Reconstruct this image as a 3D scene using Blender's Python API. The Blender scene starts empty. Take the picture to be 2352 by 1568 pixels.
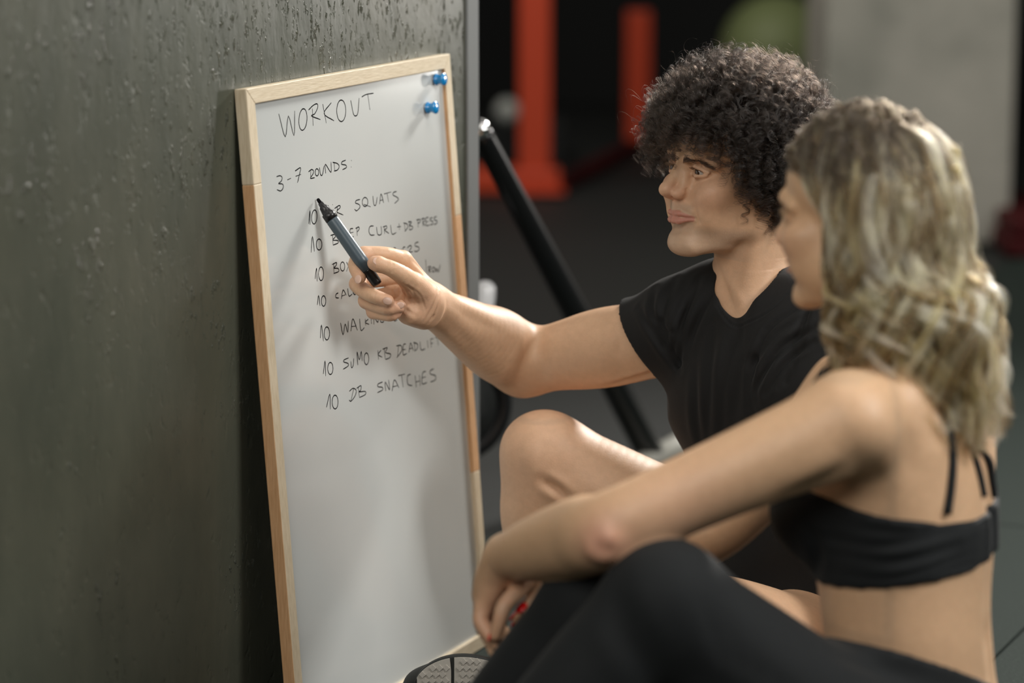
import bpy, bmesh, math, random
import numpy as np
from mathutils import Vector, Matrix

# ------------------------------------------------------------------ camera
SC = bpy.context.scene
COL = SC.collection
CAM_H, PITCH, FPX = 1.25415, .18471, 6533.333
cd = bpy.data.cameras.new('camera'); cam = bpy.data.objects.new('camera', cd); COL.objects.link(cam)
cam.location = (0, 0, CAM_H); cam.rotation_euler = (math.pi/2-PITCH, 0, 0)
cd.lens = 100; cd.sensor_width = 36; cd.clip_start = .05; cd.clip_end = 60
cd.dof.use_dof = True; cd.dof.focus_distance = 3.87; cd.dof.aperture_fstop = 2.1
SC.camera = cam
# ------------------------------------------------------------------ world and lights
W = bpy.data.worlds.new('world'); SC.world = W; W.use_nodes = True
W.node_tree.nodes['Background'].inputs[0].default_value = (.62, .72, .70, 1)
W.node_tree.nodes['Background'].inputs[1].default_value = .03
def area(name, loc, target, size, power, col, size_y=None, spread=180):
    l = bpy.data.lights.new(name, 'AREA'); l.energy = power; l.color = col; l.shape = 'RECTANGLE'
    l.size = size; l.size_y = size_y or size; l.spread = math.radians(spread)
    o = bpy.data.objects.new(name, l); COL.objects.link(o); o.location = loc
    o.rotation_euler = (Vector(target)-Vector(loc)).to_track_quat('-Z', 'Y').to_euler()
    return o
SO_N = (.90694, -.42127)                       # direction the whiteboard faces
area('softbox_lamp', (2.6, 2.55, 2.35), (.0, 3.9, .55), 1.1, 62, (1, .985, .95))
area('grazing_lamp', (3.6, 7.3, .95), (-.2, 3.9, .6), .3, 20, (1, .96, .90))
area('rim_lamp', (2.6, 7.6, 3.1), (.35, 3.7, .6), .7, 48, (1, .96, .90), spread=70)
area('fill_lamp', (-.9, .6, 2.5), (.25, 3.9, .5), 1.6, 47, (1, .95, .88))
area('ceiling_lamp', (.6, 3.4, 3.4), (.4, 3.8, 0), 2.0, 30, (1, .95, .87))
area('back_lamp', (.3, 7.0, 3.4), (1.0, 8.4, 1.6), .6, 26, (1, .96, .88))
area('rack_lamp', (-1.2, 7.6, 3.2), (.3, 9.8, .4), 1.0, 36, (1, .94, .86))
VS = SC.view_settings
VS.view_transform = 'Standard'; VS.look = 'None'; VS.gamma = 1; VS.use_curve_mapping = False; VS.exposure = 0.14
SC.cycles.use_denoising = True
SC.cycles.sample_clamp_indirect = 4
SC.render.hair_type = 'STRIP'

FW = np.array([0, math.cos(PITCH), -math.sin(PITCH)]); UPV = np.array([0, math.sin(PITCH), math.cos(PITCH)])
def at(x, y, d):
    """a point at distance d along the view, seen at x, y of the 2352 x 1568 frame"""
    return np.array([0, 0, CAM_H]) + d*(FW + np.array([1., 0, 0])*(x-1176)/FPX + UPV*(784-y)/FPX)
def atm(x, y, d): return at(x, y, d+.04)
def nz(v): v = np.asarray(v, float); return v/np.linalg.norm(v)

# ------------------------------------------------------------------ materials
def mat(name, col=(.5, .5, .5), rough=.5, metal=0, spec=.5, **kw):
    m = bpy.data.materials.new(name); m.use_nodes = True
    b = m.node_tree.nodes['Principled BSDF']
    b.inputs['Base Color'].default_value = (*col, 1); b.inputs['Roughness'].default_value = rough
    b.inputs['Metallic'].default_value = metal; b.inputs['Specular IOR Level'].default_value = spec
    for k, v in kw.items(): b.inputs[k.replace('_', ' ')].default_value = v
    m['b'] = 1
    return m
class NT:
    def __init__(s, m): s.t = m.node_tree; s.n = s.t.nodes; s.b = s.n['Principled BSDF']
    def new(s, typ, **kw):
        n = s.n.new(typ)
        for k, v in kw.items():
            if k.startswith('i_'): n.inputs[k[2:].replace('_', ' ')].default_value = v
            else: setattr(n, k, v)
        return n
    def l(s, a, b): s.t.links.new(a, b)
    def noise(s, scale, detail=4, rough=.5, vec=None, stretch=None):
        n = s.new('ShaderNodeTexNoise', i_Scale=scale, i_Detail=detail, i_Roughness=rough)
        c = s.new('ShaderNodeTexCoord')
        if stretch is not None:
            mp = s.new('ShaderNodeMapping'); mp.inputs['Scale'].default_value = stretch
            s.l(c.outputs['Object'], mp.inputs[0]); s.l(mp.outputs[0], n.inputs['Vector'])
        else: s.l(c.outputs['Object'], n.inputs['Vector'])
        return n
    def ramp(s, src, stops):
        r = s.new('ShaderNodeValToRGB'); e = r.color_ramp.elements
        while len(e) < len(stops): e.new(.5)
        for x, (p, c) in zip(e, stops):
            x.position = p; x.color = (*c, 1) if len(c) == 3 else c
        s.l(src, r.inputs[0]); return r
    def bump(s, src, strength, dist, prev=None):
        b = s.new('ShaderNodeBump', i_Strength=strength, i_Distance=dist)
        s.l(src, b.inputs['Height'])
        if prev: s.l(prev.outputs[0], b.inputs['Normal'])
        s.l(b.outputs[0], s.b.inputs['Normal']); return b

def skin_mat(name, rough=.5, sss=.12):
    m = mat(name, rough=rough, spec=.45); t = NT(m)
    a = t.new('ShaderNodeAttribute', attribute_name='col')
    n = t.noise(95, 5, .6)
    r = t.ramp(n.outputs[0], [(.3, (.88, .84, .82)), (.7, (1.08, 1.06, 1.05))])
    mx = t.new('ShaderNodeMix', data_type='RGBA', blend_type='MULTIPLY'); mx.inputs[0].default_value = .5
    t.l(a.outputs['Color'], mx.inputs[6]); t.l(r.outputs[0], mx.inputs[7]); t.l(mx.outputs[2], t.b.inputs['Base Color'])
    t.b.inputs['Subsurface Weight'].default_value = sss
    t.b.inputs['Subsurface Radius'].default_value = (1, .35, .2); t.b.inputs['Subsurface Scale'].default_value = .006
    n2 = t.noise(420, 3, .6); b = t.bump(n2.outputs[0], .25, .0012)
    n3 = t.noise(1500, 2, .5); t.bump(n3.outputs[0], .25, .0004, b)
    return m
def cloth_mat(name, col, rough=.85, fine=900, sheen=.05):
    m = mat(name, col, rough, spec=.2); t = NT(m)
    t.b.inputs['Sheen Weight'].default_value = sheen
    n = t.noise(fine, 2, .6); b = t.bump(n.outputs[0], .3, .0006)
    n2 = t.noise(18, 3, .5); t.bump(n2.outputs[0], .25, .004, b)
    return m
def hair_mat(name, rough=.35, spec=.5):
    m = mat(name, rough=rough, spec=spec); t = NT(m)
    h = t.new('ShaderNodeBsdfHairPrincipled', parametrization='COLOR')
    a = t.new('ShaderNodeAttribute', attribute_name='col'); t.l(a.outputs['Color'], h.inputs['Color'])
    h.inputs['Roughness'].default_value = rough; h.inputs['Radial Roughness'].default_value = .45
    h.inputs['Random Roughness'].default_value = .2
    t.l(h.outputs[0], t.n['Material Output'].inputs['Surface']); t.n.remove(t.b)
    return m
M = {}
M['skin'] = skin_mat('skin_man'); M['skin2'] = skin_mat('skin_woman', .46)
M['tee'] = cloth_mat('black_jersey', (.011, .0115, .012), .75)
M['lycra'] = cloth_mat('black_stretch_fabric', (.012, .0138, .015), .78, 1400)
M['shorts'] = cloth_mat('black_shorts_fabric', (.010, .012, .012), .8)
M['hair'] = hair_mat('curly_hair', .28); M['hair2'] = hair_mat('blond_hair', .30)
M['nail'] = mat('finger_nail', (.62, .41, .32), .3, spec=.5)
M['red_nail'] = mat('red_nail_polish', (.75, .01, .012), .15)
M['black'] = mat('black_plastic', (.010, .010, .011), .32)
M['marker'] = mat('grey_marker_barrel', (.062, .088, .108), .35)
M['blue'] = mat('blue_plastic', (.004, .22, .55), .12, spec=.7)
M['magnet'] = mat('magnet_steel', (.35, .36, .38), .3, 1)
M['steel'] = mat('brushed_trim', (.15, .158, .158), .5, .2)
M['chrome'] = mat('chrome', (.8, .8, .82), .12, 1)
M['red'] = mat('red_powder_coat', (.56, .055, .014), .5)
M['ink'] = mat('marker_ink', (.010, .010, .011), .9, spec=0)
M['tube'] = mat('black_tube_paint', (.008, .008, .009), .28)
M['greytube'] = mat('grey_tube', (.30, .295, .26), .5)
M['green'] = mat('green_ball', (.20, .24, .10), .6)
M['darkred'] = mat('dark_red_vinyl', (.055, .004, .005), .7, spec=.2)
M['greyball'] = mat('grey_rubber', (.55, .57, .53), .5)
M['rubber'] = mat('black_rubber', (.014, .016, .015), .7)
M['sole'] = mat('pale_grey_sole_rubber', (.42, .40, .36), .75)
M['back'] = mat('gloom_and_box_black', (.006, .007, .007), .9)  # near-black holds the room's gloom in its colour; dark boxes share it
M['eyewhite'] = mat('eye_white', (.40, .37, .34), .1, spec=.6)
M['pale'] = mat('pale_plastic', (.88, .88, .90), .15, spec=.7)
M['iris'] = mat('brown_iris', (.035, .014, .006), .08, spec=.7)
M['lip_gap'] = mat('mouth_dark', (.05, .01, .01), .4)
def mk_board():
    m = mat('whiteboard_enamel', (.60, .62, .625), .13, spec=.5); t = NT(m)
    n = t.noise(3, 4, .5); r = t.ramp(n.outputs[0], [(.3, (.505, .530, .525)), (.7, (.55, .570, .560))])
    t.l(r.outputs[0], t.b.inputs['Base Color'])
    n2 = t.noise(2.5, 2, .5); t.bump(n2.outputs[0], .12, .01)
    return m
M['board'] = mk_board()
def mk_wood(name, a, b, s1=(14, 14, .7), s2=(4, 4, .25)):
    m = mat(name, a, .5, spec=.35); t = NT(m)
    n = t.noise(30, 6, .6, stretch=s1); r = t.ramp(n.outputs[0], [(.3, a), (.7, b)])
    n2 = t.noise(160, 3, .5, stretch=s2)
    r2 = t.ramp(n2.outputs[0], [(.35, (.86, .84, .80)), (.6, (1, 1, 1))])
    mx = t.new('ShaderNodeMix', data_type='RGBA', blend_type='MULTIPLY'); mx.inputs[0].default_value = 1
    t.l(r.outputs[0], mx.inputs[6]); t.l(r2.outputs[0], mx.inputs[7]); t.l(mx.outputs[2], t.b.inputs['Base Color'])
    t.bump(n2.outputs[0], .3, .0008)
    return m
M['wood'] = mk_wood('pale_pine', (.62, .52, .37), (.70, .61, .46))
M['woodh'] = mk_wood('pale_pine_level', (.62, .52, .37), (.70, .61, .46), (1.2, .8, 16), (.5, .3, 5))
M['wood2'] = mk_wood('warm_pine_and_side_light', (.60, .345, .17), (.68, .42, .23))
def mk_wall():
    m = mat('varnished_concrete', (.10, .105, .085), .33, spec=.42); t = NT(m)
    n = t.noise(1.7, 7, .6); r = t.ramp(n.outputs[0], [(.3, (.058, .066, .050)), (.55, (.082, .086, .066)), (.75, (.106, .104, .080))])
    n4 = t.noise(9, 6, .65, stretch=(1, 1, .35)); r4 = t.ramp(n4.outputs[0], [(.35, (.82, .84, .82)), (.7, (1.12, 1.10, 1.06))])
    mx = t.new('ShaderNodeMix', data_type='RGBA', blend_type='MULTIPLY'); mx.inputs[0].default_value = 1
    t.l(r.outputs[0], mx.inputs[6]); t.l(r4.outputs[0], mx.inputs[7]); t.l(mx.outputs[2], t.b.inputs['Base Color'])
    # trowelled relief, pits and scratches
    a = t.noise(16, 5, .55, stretch=(1, 1, .45)); b1 = t.bump(a.outputs[0], .18, .008)
    pit = t.noise(62, 4, .55, stretch=(1, 1, .55)); rp = t.ramp(pit.outputs[0], [(.26, (0, 0, 0)), (.40, (1, 1, 1))])
    b2 = t.bump(rp.outputs[0], .35, .002, b1)
    zone = t.noise(7, 3, .5)
    geo = t.new('ShaderNodeNewGeometry'); sx = t.new('ShaderNodeSeparateXYZ'); t.l(geo.outputs['Position'], sx.inputs[0])
    hz = t.new('ShaderNodeMapRange'); hz.inputs[1].default_value = .45; hz.inputs[2].default_value = 1.0; hz.inputs[3].default_value = -.10; hz.inputs[4].default_value = .12; t.l(sx.outputs[2], hz.inputs[0])
    ad = t.new('ShaderNodeMath', operation='ADD'); t.l(zone.outputs[0], ad.inputs[0]); t.l(hz.outputs[0], ad.inputs[1])
    zr = t.ramp(ad.outputs[0], [(.50, (0, 0, 0)), (.62, (1, 1, 1))])
    drip = t.noise(105, 4, .62, stretch=(1, 1, .42)); dr = t.ramp(drip.outputs[0], [(.57, (0, 0, 0)), (.66, (1, 1, 1))])
    mm = t.new('ShaderNodeMath', operation='MULTIPLY'); t.l(zr.outputs[0], mm.inputs[0]); t.l(dr.outputs[0], mm.inputs[1])
    gr = t.noise(190, 2, .6, stretch=(1, 1, .7)); m2 = t.new('ShaderNodeMath', operation='MULTIPLY'); t.l(mm.outputs[0], m2.inputs[0]); t.l(gr.outputs[0], m2.inputs[1])
    t.bump(m2.outputs[0], .8, .0055, b2)
    rg = t.new('ShaderNodeMapRange'); rg.inputs[3].default_value = .33; rg.inputs[4].default_value = .12; t.l(mm.outputs[0], rg.inputs[0]); t.l(rg.outputs[0], t.b.inputs['Roughness'])
    return m
M['wall'] = mk_wall()
def mk_floor():
    m = mat('rubber_floor', (.03, .034, .031), .85, spec=.12); t = NT(m)
    n = t.noise(220, 3, .6); r = t.ramp(n.outputs[0], [(.35, (.017, .0245, .021)), (.62, (.027, .037, .032)), (.74, (.065, .08, .07))])
    t.l(r.outputs[0], t.b.inputs['Base Color']); t.bump(n.outputs[0], .4, .002)
    return m
M['floor'] = mk_floor()
def mk_conc():
    m = mat('bare_concrete', (.4, .39, .34), .85, spec=.2); t = NT(m)
    n = t.noise(3.2, 7, .6); r = t.ramp(n.outputs[0], [(.3, (.29, .29, .25)), (.5, (.40, .39, .34)), (.75, (.50, .48, .42))])
    t.l(r.outputs[0], t.b.inputs['Base Color']); n2 = t.noise(40, 5, .6); t.bump(n2.outputs[0], .4, .006)
    return m
M['conc'] = mk_conc()

# ------------------------------------------------------------------ objects
def tag(o, label=None, cat=None, group=None, kind=None):
    for k, v in (('label', label), ('category', cat), ('group', group), ('kind', kind)):
        if v: o[k] = v
    return o
def empty(name, loc, label, cat, group=None):
    o = bpy.data.objects.new(name, None); COL.objects.link(o); o.location = loc; o.empty_display_size = .05
    return tag(o, label, cat, group)
def link(name, me, m=None, parent=None, smooth=True):
    o = bpy.data.objects.new(name, me); COL.objects.link(o)
    if m is not None: me.materials.append(m)
    if parent is not None:
        o.parent = parent; o.matrix_parent_inverse = Matrix.Translation(parent.location).inverted()
    if smooth and len(me.polygons): me.polygons.foreach_set('use_smooth', [True]*len(me.polygons))
    return o
def mesh(name, V, F, m, parent=None, smooth=False, col=None):
    me = bpy.data.meshes.new(name); V = np.asarray(V, float)
    if isinstance(F, np.ndarray):
        me.vertices.add(len(V)); me.vertices.foreach_set('co', V.astype(np.float32).ravel())
        n = len(F); k = F.shape[1]
        me.loops.add(n*k); me.loops.foreach_set('vertex_index', F.astype(np.int32).ravel())
        me.polygons.add(n); me.polygons.foreach_set('loop_start', np.arange(0, n*k, k, dtype=np.int32))
        me.update(calc_edges=True)
    else:
        me.from_pydata([tuple(v) for v in V], [], F); me.update()
    if col is not None:
        a = me.attributes.new('col', 'FLOAT_COLOR', 'POINT')
        a.data.foreach_set('color', np.concatenate([col, np.ones((len(col), 1))], 1).astype(np.float32).ravel())
    return link(name, me, m, parent, smooth)
def box_vf(o, ax, ay, az, lo, hi):
    """box spanned from origin o along the three axes, with ranges lo..hi"""
    o, ax, ay, az = map(np.asarray, (o, ax, ay, az))
    V = [o+ax*x+ay*y+az*z for x in (lo[0], hi[0]) for y in (lo[1], hi[1]) for z in (lo[2], hi[2])]
    F = [(0, 1, 3, 2), (4, 6, 7, 5), (0, 4, 5, 1), (2, 3, 7, 6), (0, 2, 6, 4), (1, 5, 7, 3)]
    return V, F
def fixn(o, bev=0, seg=2):
    bm = bmesh.new(); bm.from_mesh(o.data); bmesh.ops.recalc_face_normals(bm, faces=bm.faces)
    if bev: bmesh.ops.bevel(bm, geom=bm.edges[:], offset=bev, segments=seg, affect='EDGES', profile=.5)
    bm.to_mesh(o.data); bm.free(); return o
def bx(name, o, ax, ay, az, lo, hi, m, parent=None, bev=0):
    V, F = box_vf(o, ax, ay, az, lo, hi); return fixn(mesh(name, V, F, m, parent), bev)
def tube_vf(pts, rad, n=10, caps=True, flat=None):
    pts = [np.asarray(p, float) for p in pts]; V = []; F = []
    rad = rad if hasattr(rad, '__len__') else [rad]*len(pts)
    t0 = nz(pts[1]-pts[0]); a = nz(np.cross(t0, (0, 0, 1) if abs(t0[2]) < .9 else (1, 0, 0)))
    for i, p in enumerate(pts):
        t = nz(pts[min(i+1, len(pts)-1)]-pts[max(i-1, 0)]); a = nz(a-t*np.dot(a, t)); b = np.cross(t, a)
        for j in range(n):
            th = 2*math.pi*j/n; V.append(p+(a*math.cos(th)+b*math.sin(th))*rad[i])
    for i in range(len(pts)-1):
        for j in range(n):
            F.append((i*n+j, i*n+(j+1) % n, (i+1)*n+(j+1) % n, (i+1)*n+j))
    if caps: F += [tuple(range(n))[::-1], tuple((len(pts)-1)*n+j for j in range(n))]
    return V, F
def tube(name, pts, rad, m, parent=None, n=16, smooth=True):
    V, F = tube_vf(pts, rad, n); o = fixn(mesh(name, V, F, m, parent, smooth))
    return o
def lathe(name, base, axis, prof, m, parent=None, n=28):
    """prof: (distance along the axis, radius)"""
    axis = nz(axis); pts = [np.asarray(base)+axis*h for h, r in prof]
    a = nz(np.cross(axis, (0, 0, 1) if abs(axis[2]) < .9 else (1, 0, 0))); b = np.cross(axis, a); V = []; F = []
    for p, (h, r) in zip(pts, prof):
        for j in range(n):
            th = 2*math.pi*j/n; V.append(p+(a*math.cos(th)+b*math.sin(th))*max(r, 1e-5))
    for i in range(len(pts)-1):
        for j in range(n): F.append((i*n+j, i*n+(j+1) % n, (i+1)*n+(j+1) % n, (i+1)*n+j))
    F += [tuple(range(n))[::-1], tuple((len(pts)-1)*n+j for j in range(n))]
    return fixn(mesh(name, V, F, m, parent, True))
def blob(name, c, ax, r, m, parent=None, n=16):
    """ellipsoid: centre, 3 axes (rows), radii"""
    V = []; F = []; ax = np.array(ax)
    for i in range(n+1):
        ph = math.pi*i/n
        for j in range(2*n):
            th = math.pi*j/n; l = np.array([math.sin(ph)*math.cos(th)*r[0], math.sin(ph)*math.sin(th)*r[1], math.cos(ph)*r[2]])
            V.append(np.asarray(c)+l@ax)
    for i in range(n):
        for j in range(2*n): F.append((i*2*n+j, (i+1)*2*n+j, (i+1)*2*n+(j+1) % (2*n), i*2*n+(j+1) % (2*n)))
    o = mesh(name, V, F, m, parent, True)
    bm = bmesh.new(); bm.from_mesh(o.data); bmesh.ops.remove_doubles(bm, verts=bm.verts, dist=1e-6)
    bmesh.ops.recalc_face_normals(bm, faces=bm.faces); bm.to_mesh(o.data); bm.free()
    o.data.polygons.foreach_set('use_smooth', [True]*len(o.data.polygons))
    return o
def bez(pts, n):
    """Catmull-Rom through the points"""
    P = [np.asarray(p, float) for p in pts]; P = [2*P[0]-P[1]]+P+[2*P[-1]-P[-2]]; out = []
    for i in range(1, len(P)-2):
        for k in range(n):
            t = k/n; a, b, c, d = P[i-1:i+3]
            out.append(.5*((2*b)+(-a+c)*t+(2*a-5*b+4*c-d)*t*t+(-a+3*b-3*c+d)*t**3))
    out.append(P[-2]); return out

# ------------------------------------------------------------------ implicit bodies
class Body:
    """smoothly blended implicit shape made of tapered limbs and ellipsoids, meshed with surface nets"""
    def __init__(s, src=None): s.p = list(src.p) if src else []
    def rc(s, a, b, ra, rb, k=.012, mode='u'): s.p.append(('rc', np.asarray(a, float), np.asarray(b, float), ra, rb, k, mode)); return s
    def chain(s, pts, rad, k=.012):
        n = int(np.clip(sum(np.linalg.norm(np.asarray(pts[i+1])-pts[i]) for i in range(len(pts)-1))/.007/max(1, len(pts)-1), 3, 16))
        q = bez([np.append(np.asarray(p, float), r) for p, r in zip(pts, rad)], n) if len(pts) > 2 else [np.append(p, r) for p, r in zip(pts, rad)]
        s.p.append(('ch', np.array(q), None, None, None, k, 'u')); return s
    def el(s, c, r, R=None, k=.015, mode='u'):
        s.p.append(('el', np.asarray(c, float), np.asarray(r, float), np.eye(3) if R is None else np.asarray(R, float), 0, k, mode)); return s
    def crease(s, pts, amp, w):
        for i in range(len(pts)-1): s.p.append(('cr', np.asarray(pts[i], float), np.asarray(pts[i+1], float), amp, w, 0, 'c'))
        return s
    def field(s, lo, hi, h):
        n = [max(2, int(math.ceil((hi[i]-lo[i])/h))+1) for i in range(3)]
        F = np.full(n, .06, np.float32); ax = [lo[i]+h*np.arange(n[i]) for i in range(3)]
        for t, a, b, c, d, k, mode in s.p:
            if t == 'ch':
                l = (a[:, :3]-a[:, 3:]).min(0); u = (a[:, :3]+a[:, 3:]).max(0); pad = k+3*h+.004
            elif t == 'el':
                ext = np.sqrt(((c.T*b)**2).sum(1)) if True else None; l, u = a-ext, a+ext
                pad = k+3*h+.004
            else:
                m_ = max(c, d) if t == 'rc' else 3*d
                l, u = np.minimum(a, b)-m_, np.maximum(a, b)+m_; pad = k+3*h+.004
            sl = []
            for i in range(3):
                i0 = max(0, int((l[i]-pad-lo[i])/h)); i1 = min(n[i], int((u[i]+pad-lo[i])/h)+2)
                sl.append((i0, i1))
            if any(x[1] <= x[0] for x in sl): continue
            X = [ax[i][sl[i][0]:sl[i][1]].astype(np.float32) for i in range(3)]
            if t != 'ch': x = X[0][:, None, None]-a[0]; y = X[1][None, :, None]-a[1]; z = X[2][None, None, :]-a[2]
            S = tuple(slice(*q) for q in sl); f = F[S]
            if t == 'ch':
                D = np.full(f.shape, .06, np.float32)
                for w_ in range(len(a)-1):
                    p0, p1 = a[w_], a[w_+1]; rr = max(p0[3], p1[3]); sub = []
                    for i in range(3):
                        g = X[i]; m0 = min(p0[i], p1[i])-rr-pad; m1 = max(p0[i], p1[i])+rr+pad
                        sub.append(slice(int(np.searchsorted(g, m0)), int(np.searchsorted(g, m1))))
                    if any(q.stop <= q.start for q in sub): continue
                    xx = X[0][sub[0]][:, None, None]-p0[0]; yy = X[1][sub[1]][None, :, None]-p0[1]; zz = X[2][sub[2]][None, None, :]-p0[2]
                    v = p1[:3]-p0[:3]; L = float(v@v)+1e-12; tt = np.clip((xx*v[0]+yy*v[1]+zz*v[2])/L, 0, 1)
                    e = np.sqrt((xx-tt*v[0])**2+(yy-tt*v[1])**2+(zz-tt*v[2])**2)-(p0[3]+(p1[3]-p0[3])*tt)
                    sb = tuple(sub); D[sb] = np.minimum(D[sb], e)
            elif t == 'el':
                q = [x*c[j, 0]+y*c[j, 1]+z*c[j, 2] for j in range(3)]
                k0 = np.sqrt(sum((q[j]/b[j])**2 for j in range(3)))
                k1 = np.sqrt(sum((q[j]/b[j]**2)**2 for j in range(3)))+1e-9
                D = k0*(k0-1)/k1
            else:
                v = b-a; L = float(v@v)+1e-12
                tt = np.clip((x*v[0]+y*v[1]+z*v[2])/L, 0, 1)
                D = np.sqrt((x-tt*v[0])**2+(y-tt*v[1])**2+(z-tt*v[2])**2)
                if t == 'rc': D = D-(c+(d-c)*tt)
            if mode == 'u':
                hh = np.maximum(k-np.abs(D-f), 0)/k; F[S] = np.minimum(D, f)-hh*hh*k*.25
            elif mode == 's':
                D = -D; hh = np.maximum(k-np.abs(D-f), 0)/k; F[S] = np.maximum(D, f)+hh*hh*k*.25
            elif mode == 'c':
                F[S] = f+c*np.exp(-(D/d)**2)
        return F, ax
def nets(F, lo, h):
    S = F < 0; c = np.zeros(tuple(n-1 for n in F.shape), np.int8)
    nx, ny, nz_ = c.shape
    for i in (0, 1):
        for j in (0, 1):
            for k in (0, 1): c += S[i:i+nx, j:j+ny, k:k+nz_]
    act = (c > 0) & (c < 8); I = np.argwhere(act)
    if not len(I): return np.zeros((0, 3)), np.zeros((0, 4), int)
    idx = np.full(c.shape, -1, np.int32); idx[act] = np.arange(len(I))
    cor = np.array([(i, j, k) for i in (0, 1) for j in (0, 1) for k in (0, 1)])
    vals = np.stack([F[I[:, 0]+a, I[:, 1]+b, I[:, 2]+d] for a, b, d in cor], 1)
    acc = np.zeros((len(I), 3)); cnt = np.zeros(len(I))
    for a in range(8):
        for b in range(a+1, 8):
            if abs(cor[a]-cor[b]).sum() != 1: continue
            m = (vals[:, a] < 0) != (vals[:, b] < 0); t = vals[m, a]/(vals[m, a]-vals[m, b])
            acc[m] += cor[a]+t[:, None]*(cor[b]-cor[a]); cnt[m] += 1
    V = (I+acc/cnt[:, None])*h+np.asarray(lo)
    Q = []
    for axis in range(3):
        o = [k for k in range(3) if k != axis]
        s0 = [slice(None)]*3; s1 = [slice(None)]*3; s0[axis] = slice(0, -1); s1[axis] = slice(1, None)
        A = S[tuple(s0)]; B = S[tuple(s1)]; E = np.argwhere(A != B)
        ok = (E[:, o[0]] > 0) & (E[:, o[1]] > 0) & (E[:, o[0]] < F.shape[o[0]]-1) & (E[:, o[1]] < F.shape[o[1]]-1); E = E[ok]
        d0 = np.zeros(3, int); d0[o[0]] = 1; d1 = np.zeros(3, int); d1[o[1]] = 1
        q = np.stack([idx[tuple((E-d0-d1).T)], idx[tuple((E-d1).T)], idx[tuple(E.T)], idx[tuple((E-d0).T)]], 1)
        ins = A[tuple(E.T)]; flip = ins if axis != 1 else ~ins
        q[~flip] = q[~flip][:, ::-1]; Q.append(q)
    Q = np.concatenate(Q); Q = Q[(Q >= 0).all(1)]
    return V, Q
def skin_mesh(body, boxes, post=None):
    """boxes: (lo, hi, step) fine ones first; each later box leaves out what earlier ones cover"""
    AV, AF, off, done = [], [], 0, []
    for lo, hi, h in boxes:
        lo = np.asarray(lo, float); hi = np.asarray(hi, float)
        F, ax = body.field(lo, hi, h)
        if post: F = post(F, ax)
        V, Q = nets(F, lo, h)
        if not len(V): continue
        c = V[Q].mean(1); keep = np.ones(len(Q), bool)
        for l2, h2, s2 in done: keep &= ~((c > l2+1.6*s2+.8*h) & (c < h2-1.6*s2-.8*h)).all(1)
        Q = Q[keep]; used = np.unique(Q); mp = np.full(len(V), -1); mp[used] = np.arange(len(used))
        AV.append(V[used]); AF.append(mp[Q]+off); off += len(used); done.append((lo, hi, h))
    return np.concatenate(AV), np.concatenate(AF)
def plane3(p, q, r, up=(0, 0, 1)):
    n = nz(np.cross(q-p, r-p)); n = n if n@np.asarray(up) > 0 else -n
    return n, float(n@p)
def pl(ax, n, d, sign=1):
    return (sign*(ax[0][:, None, None]*n[0]+ax[1][None, :, None]*n[1]+ax[2][None, None, :]*n[2]-d)).astype(np.float32)
def bounds(pts, m): pts = np.array(pts); return pts.min(0)-m, pts.max(0)+m

def hair_obj(name, S, rad, cols, m, parent, label=None):
    """S: (n, k, 3) strands"""
    n, k, _ = S.shape; hc = bpy.data.hair_curves.new(name); hc.add_curves([k]*n)
    hc.attributes['position'].data.foreach_set('vector', S.astype(np.float32).ravel())
    r = hc.attributes.new('radius', 'FLOAT', 'POINT')
    tp = np.interp(np.linspace(0, 1, k), [0, .75, 1], [1, .9, .25])
    r.data.foreach_set('value', (np.tile(tp, n)*np.repeat(rad if hasattr(rad, '__len__') else np.full(n, rad), k)).astype(np.float32))
    a = hc.attributes.new('col', 'FLOAT_COLOR', 'POINT')
    if cols.ndim == 2: cols = np.repeat(cols[:, None], k, 1)
    a.data.foreach_set('color', np.concatenate([cols, np.ones((n, k, 1))], 2).astype(np.float32).ravel())
    o = bpy.data.objects.new(name, hc); COL.objects.link(o); hc.materials.append(m)
    o.parent = parent; o.matrix_parent_inverse = Matrix.Translation(parent.location).inverted()
    if label: o['label'] = label
    return o

from mathutils.bvhtree import BVHTree
def bvh(o): return BVHTree.FromPolygons([v.co for v in o.data.vertices], [p.vertices for p in o.data.polygons])
def folds(o, lines, lim=.009):
    """press creases with raised lips into a mesh; every line is laid on the surface first: (points, depth, width)"""
    n = len(o.data.vertices); V = np.empty(n*3, np.float32); o.data.vertices.foreach_get('co', V); V = V.reshape(-1, 3).astype(float)
    N = np.empty(n*3, np.float32); o.data.vertices.foreach_get('normal', N); N = N.reshape(-1, 3)
    t = bvh(o); c = Vector((0, 0, CAM_H)); disp = np.zeros(n)
    for pts, amp, w in lines:
        q = []
        for x, y in bez([np.array(p, float) for p in pts], 5) if len(pts) > 2 else pts:
            h = t.ray_cast(c, Vector(at(x, y, 1.))-c)
            if h[0] is not None: q.append(np.array(h[0]))
        if len(q) < 2: continue
        lo, hi = np.min(q, 0)-5*w, np.max(q, 0)+5*w; m = np.where(((V > lo) & (V < hi)).all(1))[0]; P_ = V[m]; D = np.full(len(m), 9.); F_ = np.zeros(len(m)); L = len(q)-1
        for i in range(L):
            if np.linalg.norm(q[i+1]-q[i]) > .08: continue
            v = q[i+1]-q[i]; tt = np.clip(((P_-q[i])@v)/(v@v+1e-12), 0, 1); d = np.sqrt(((P_-q[i]-tt[:, None]*v)**2).sum(1))
            s_ = (i+tt)/L; b = d < D; D[b] = d[b]; F_[b] = np.sin(np.pi*np.clip(s_[b]*.84+.08, 0, 1))
        disp[m] += F_*amp*(-np.exp(-(D/w)**2)+.55*np.exp(-((D-2.1*w)/(1.1*w))**2))
    disp = np.maximum(disp, -lim); o.data.vertices.foreach_set('co', (V+N*disp[:, None]).astype(np.float32).ravel()); o.data.update()

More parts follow.
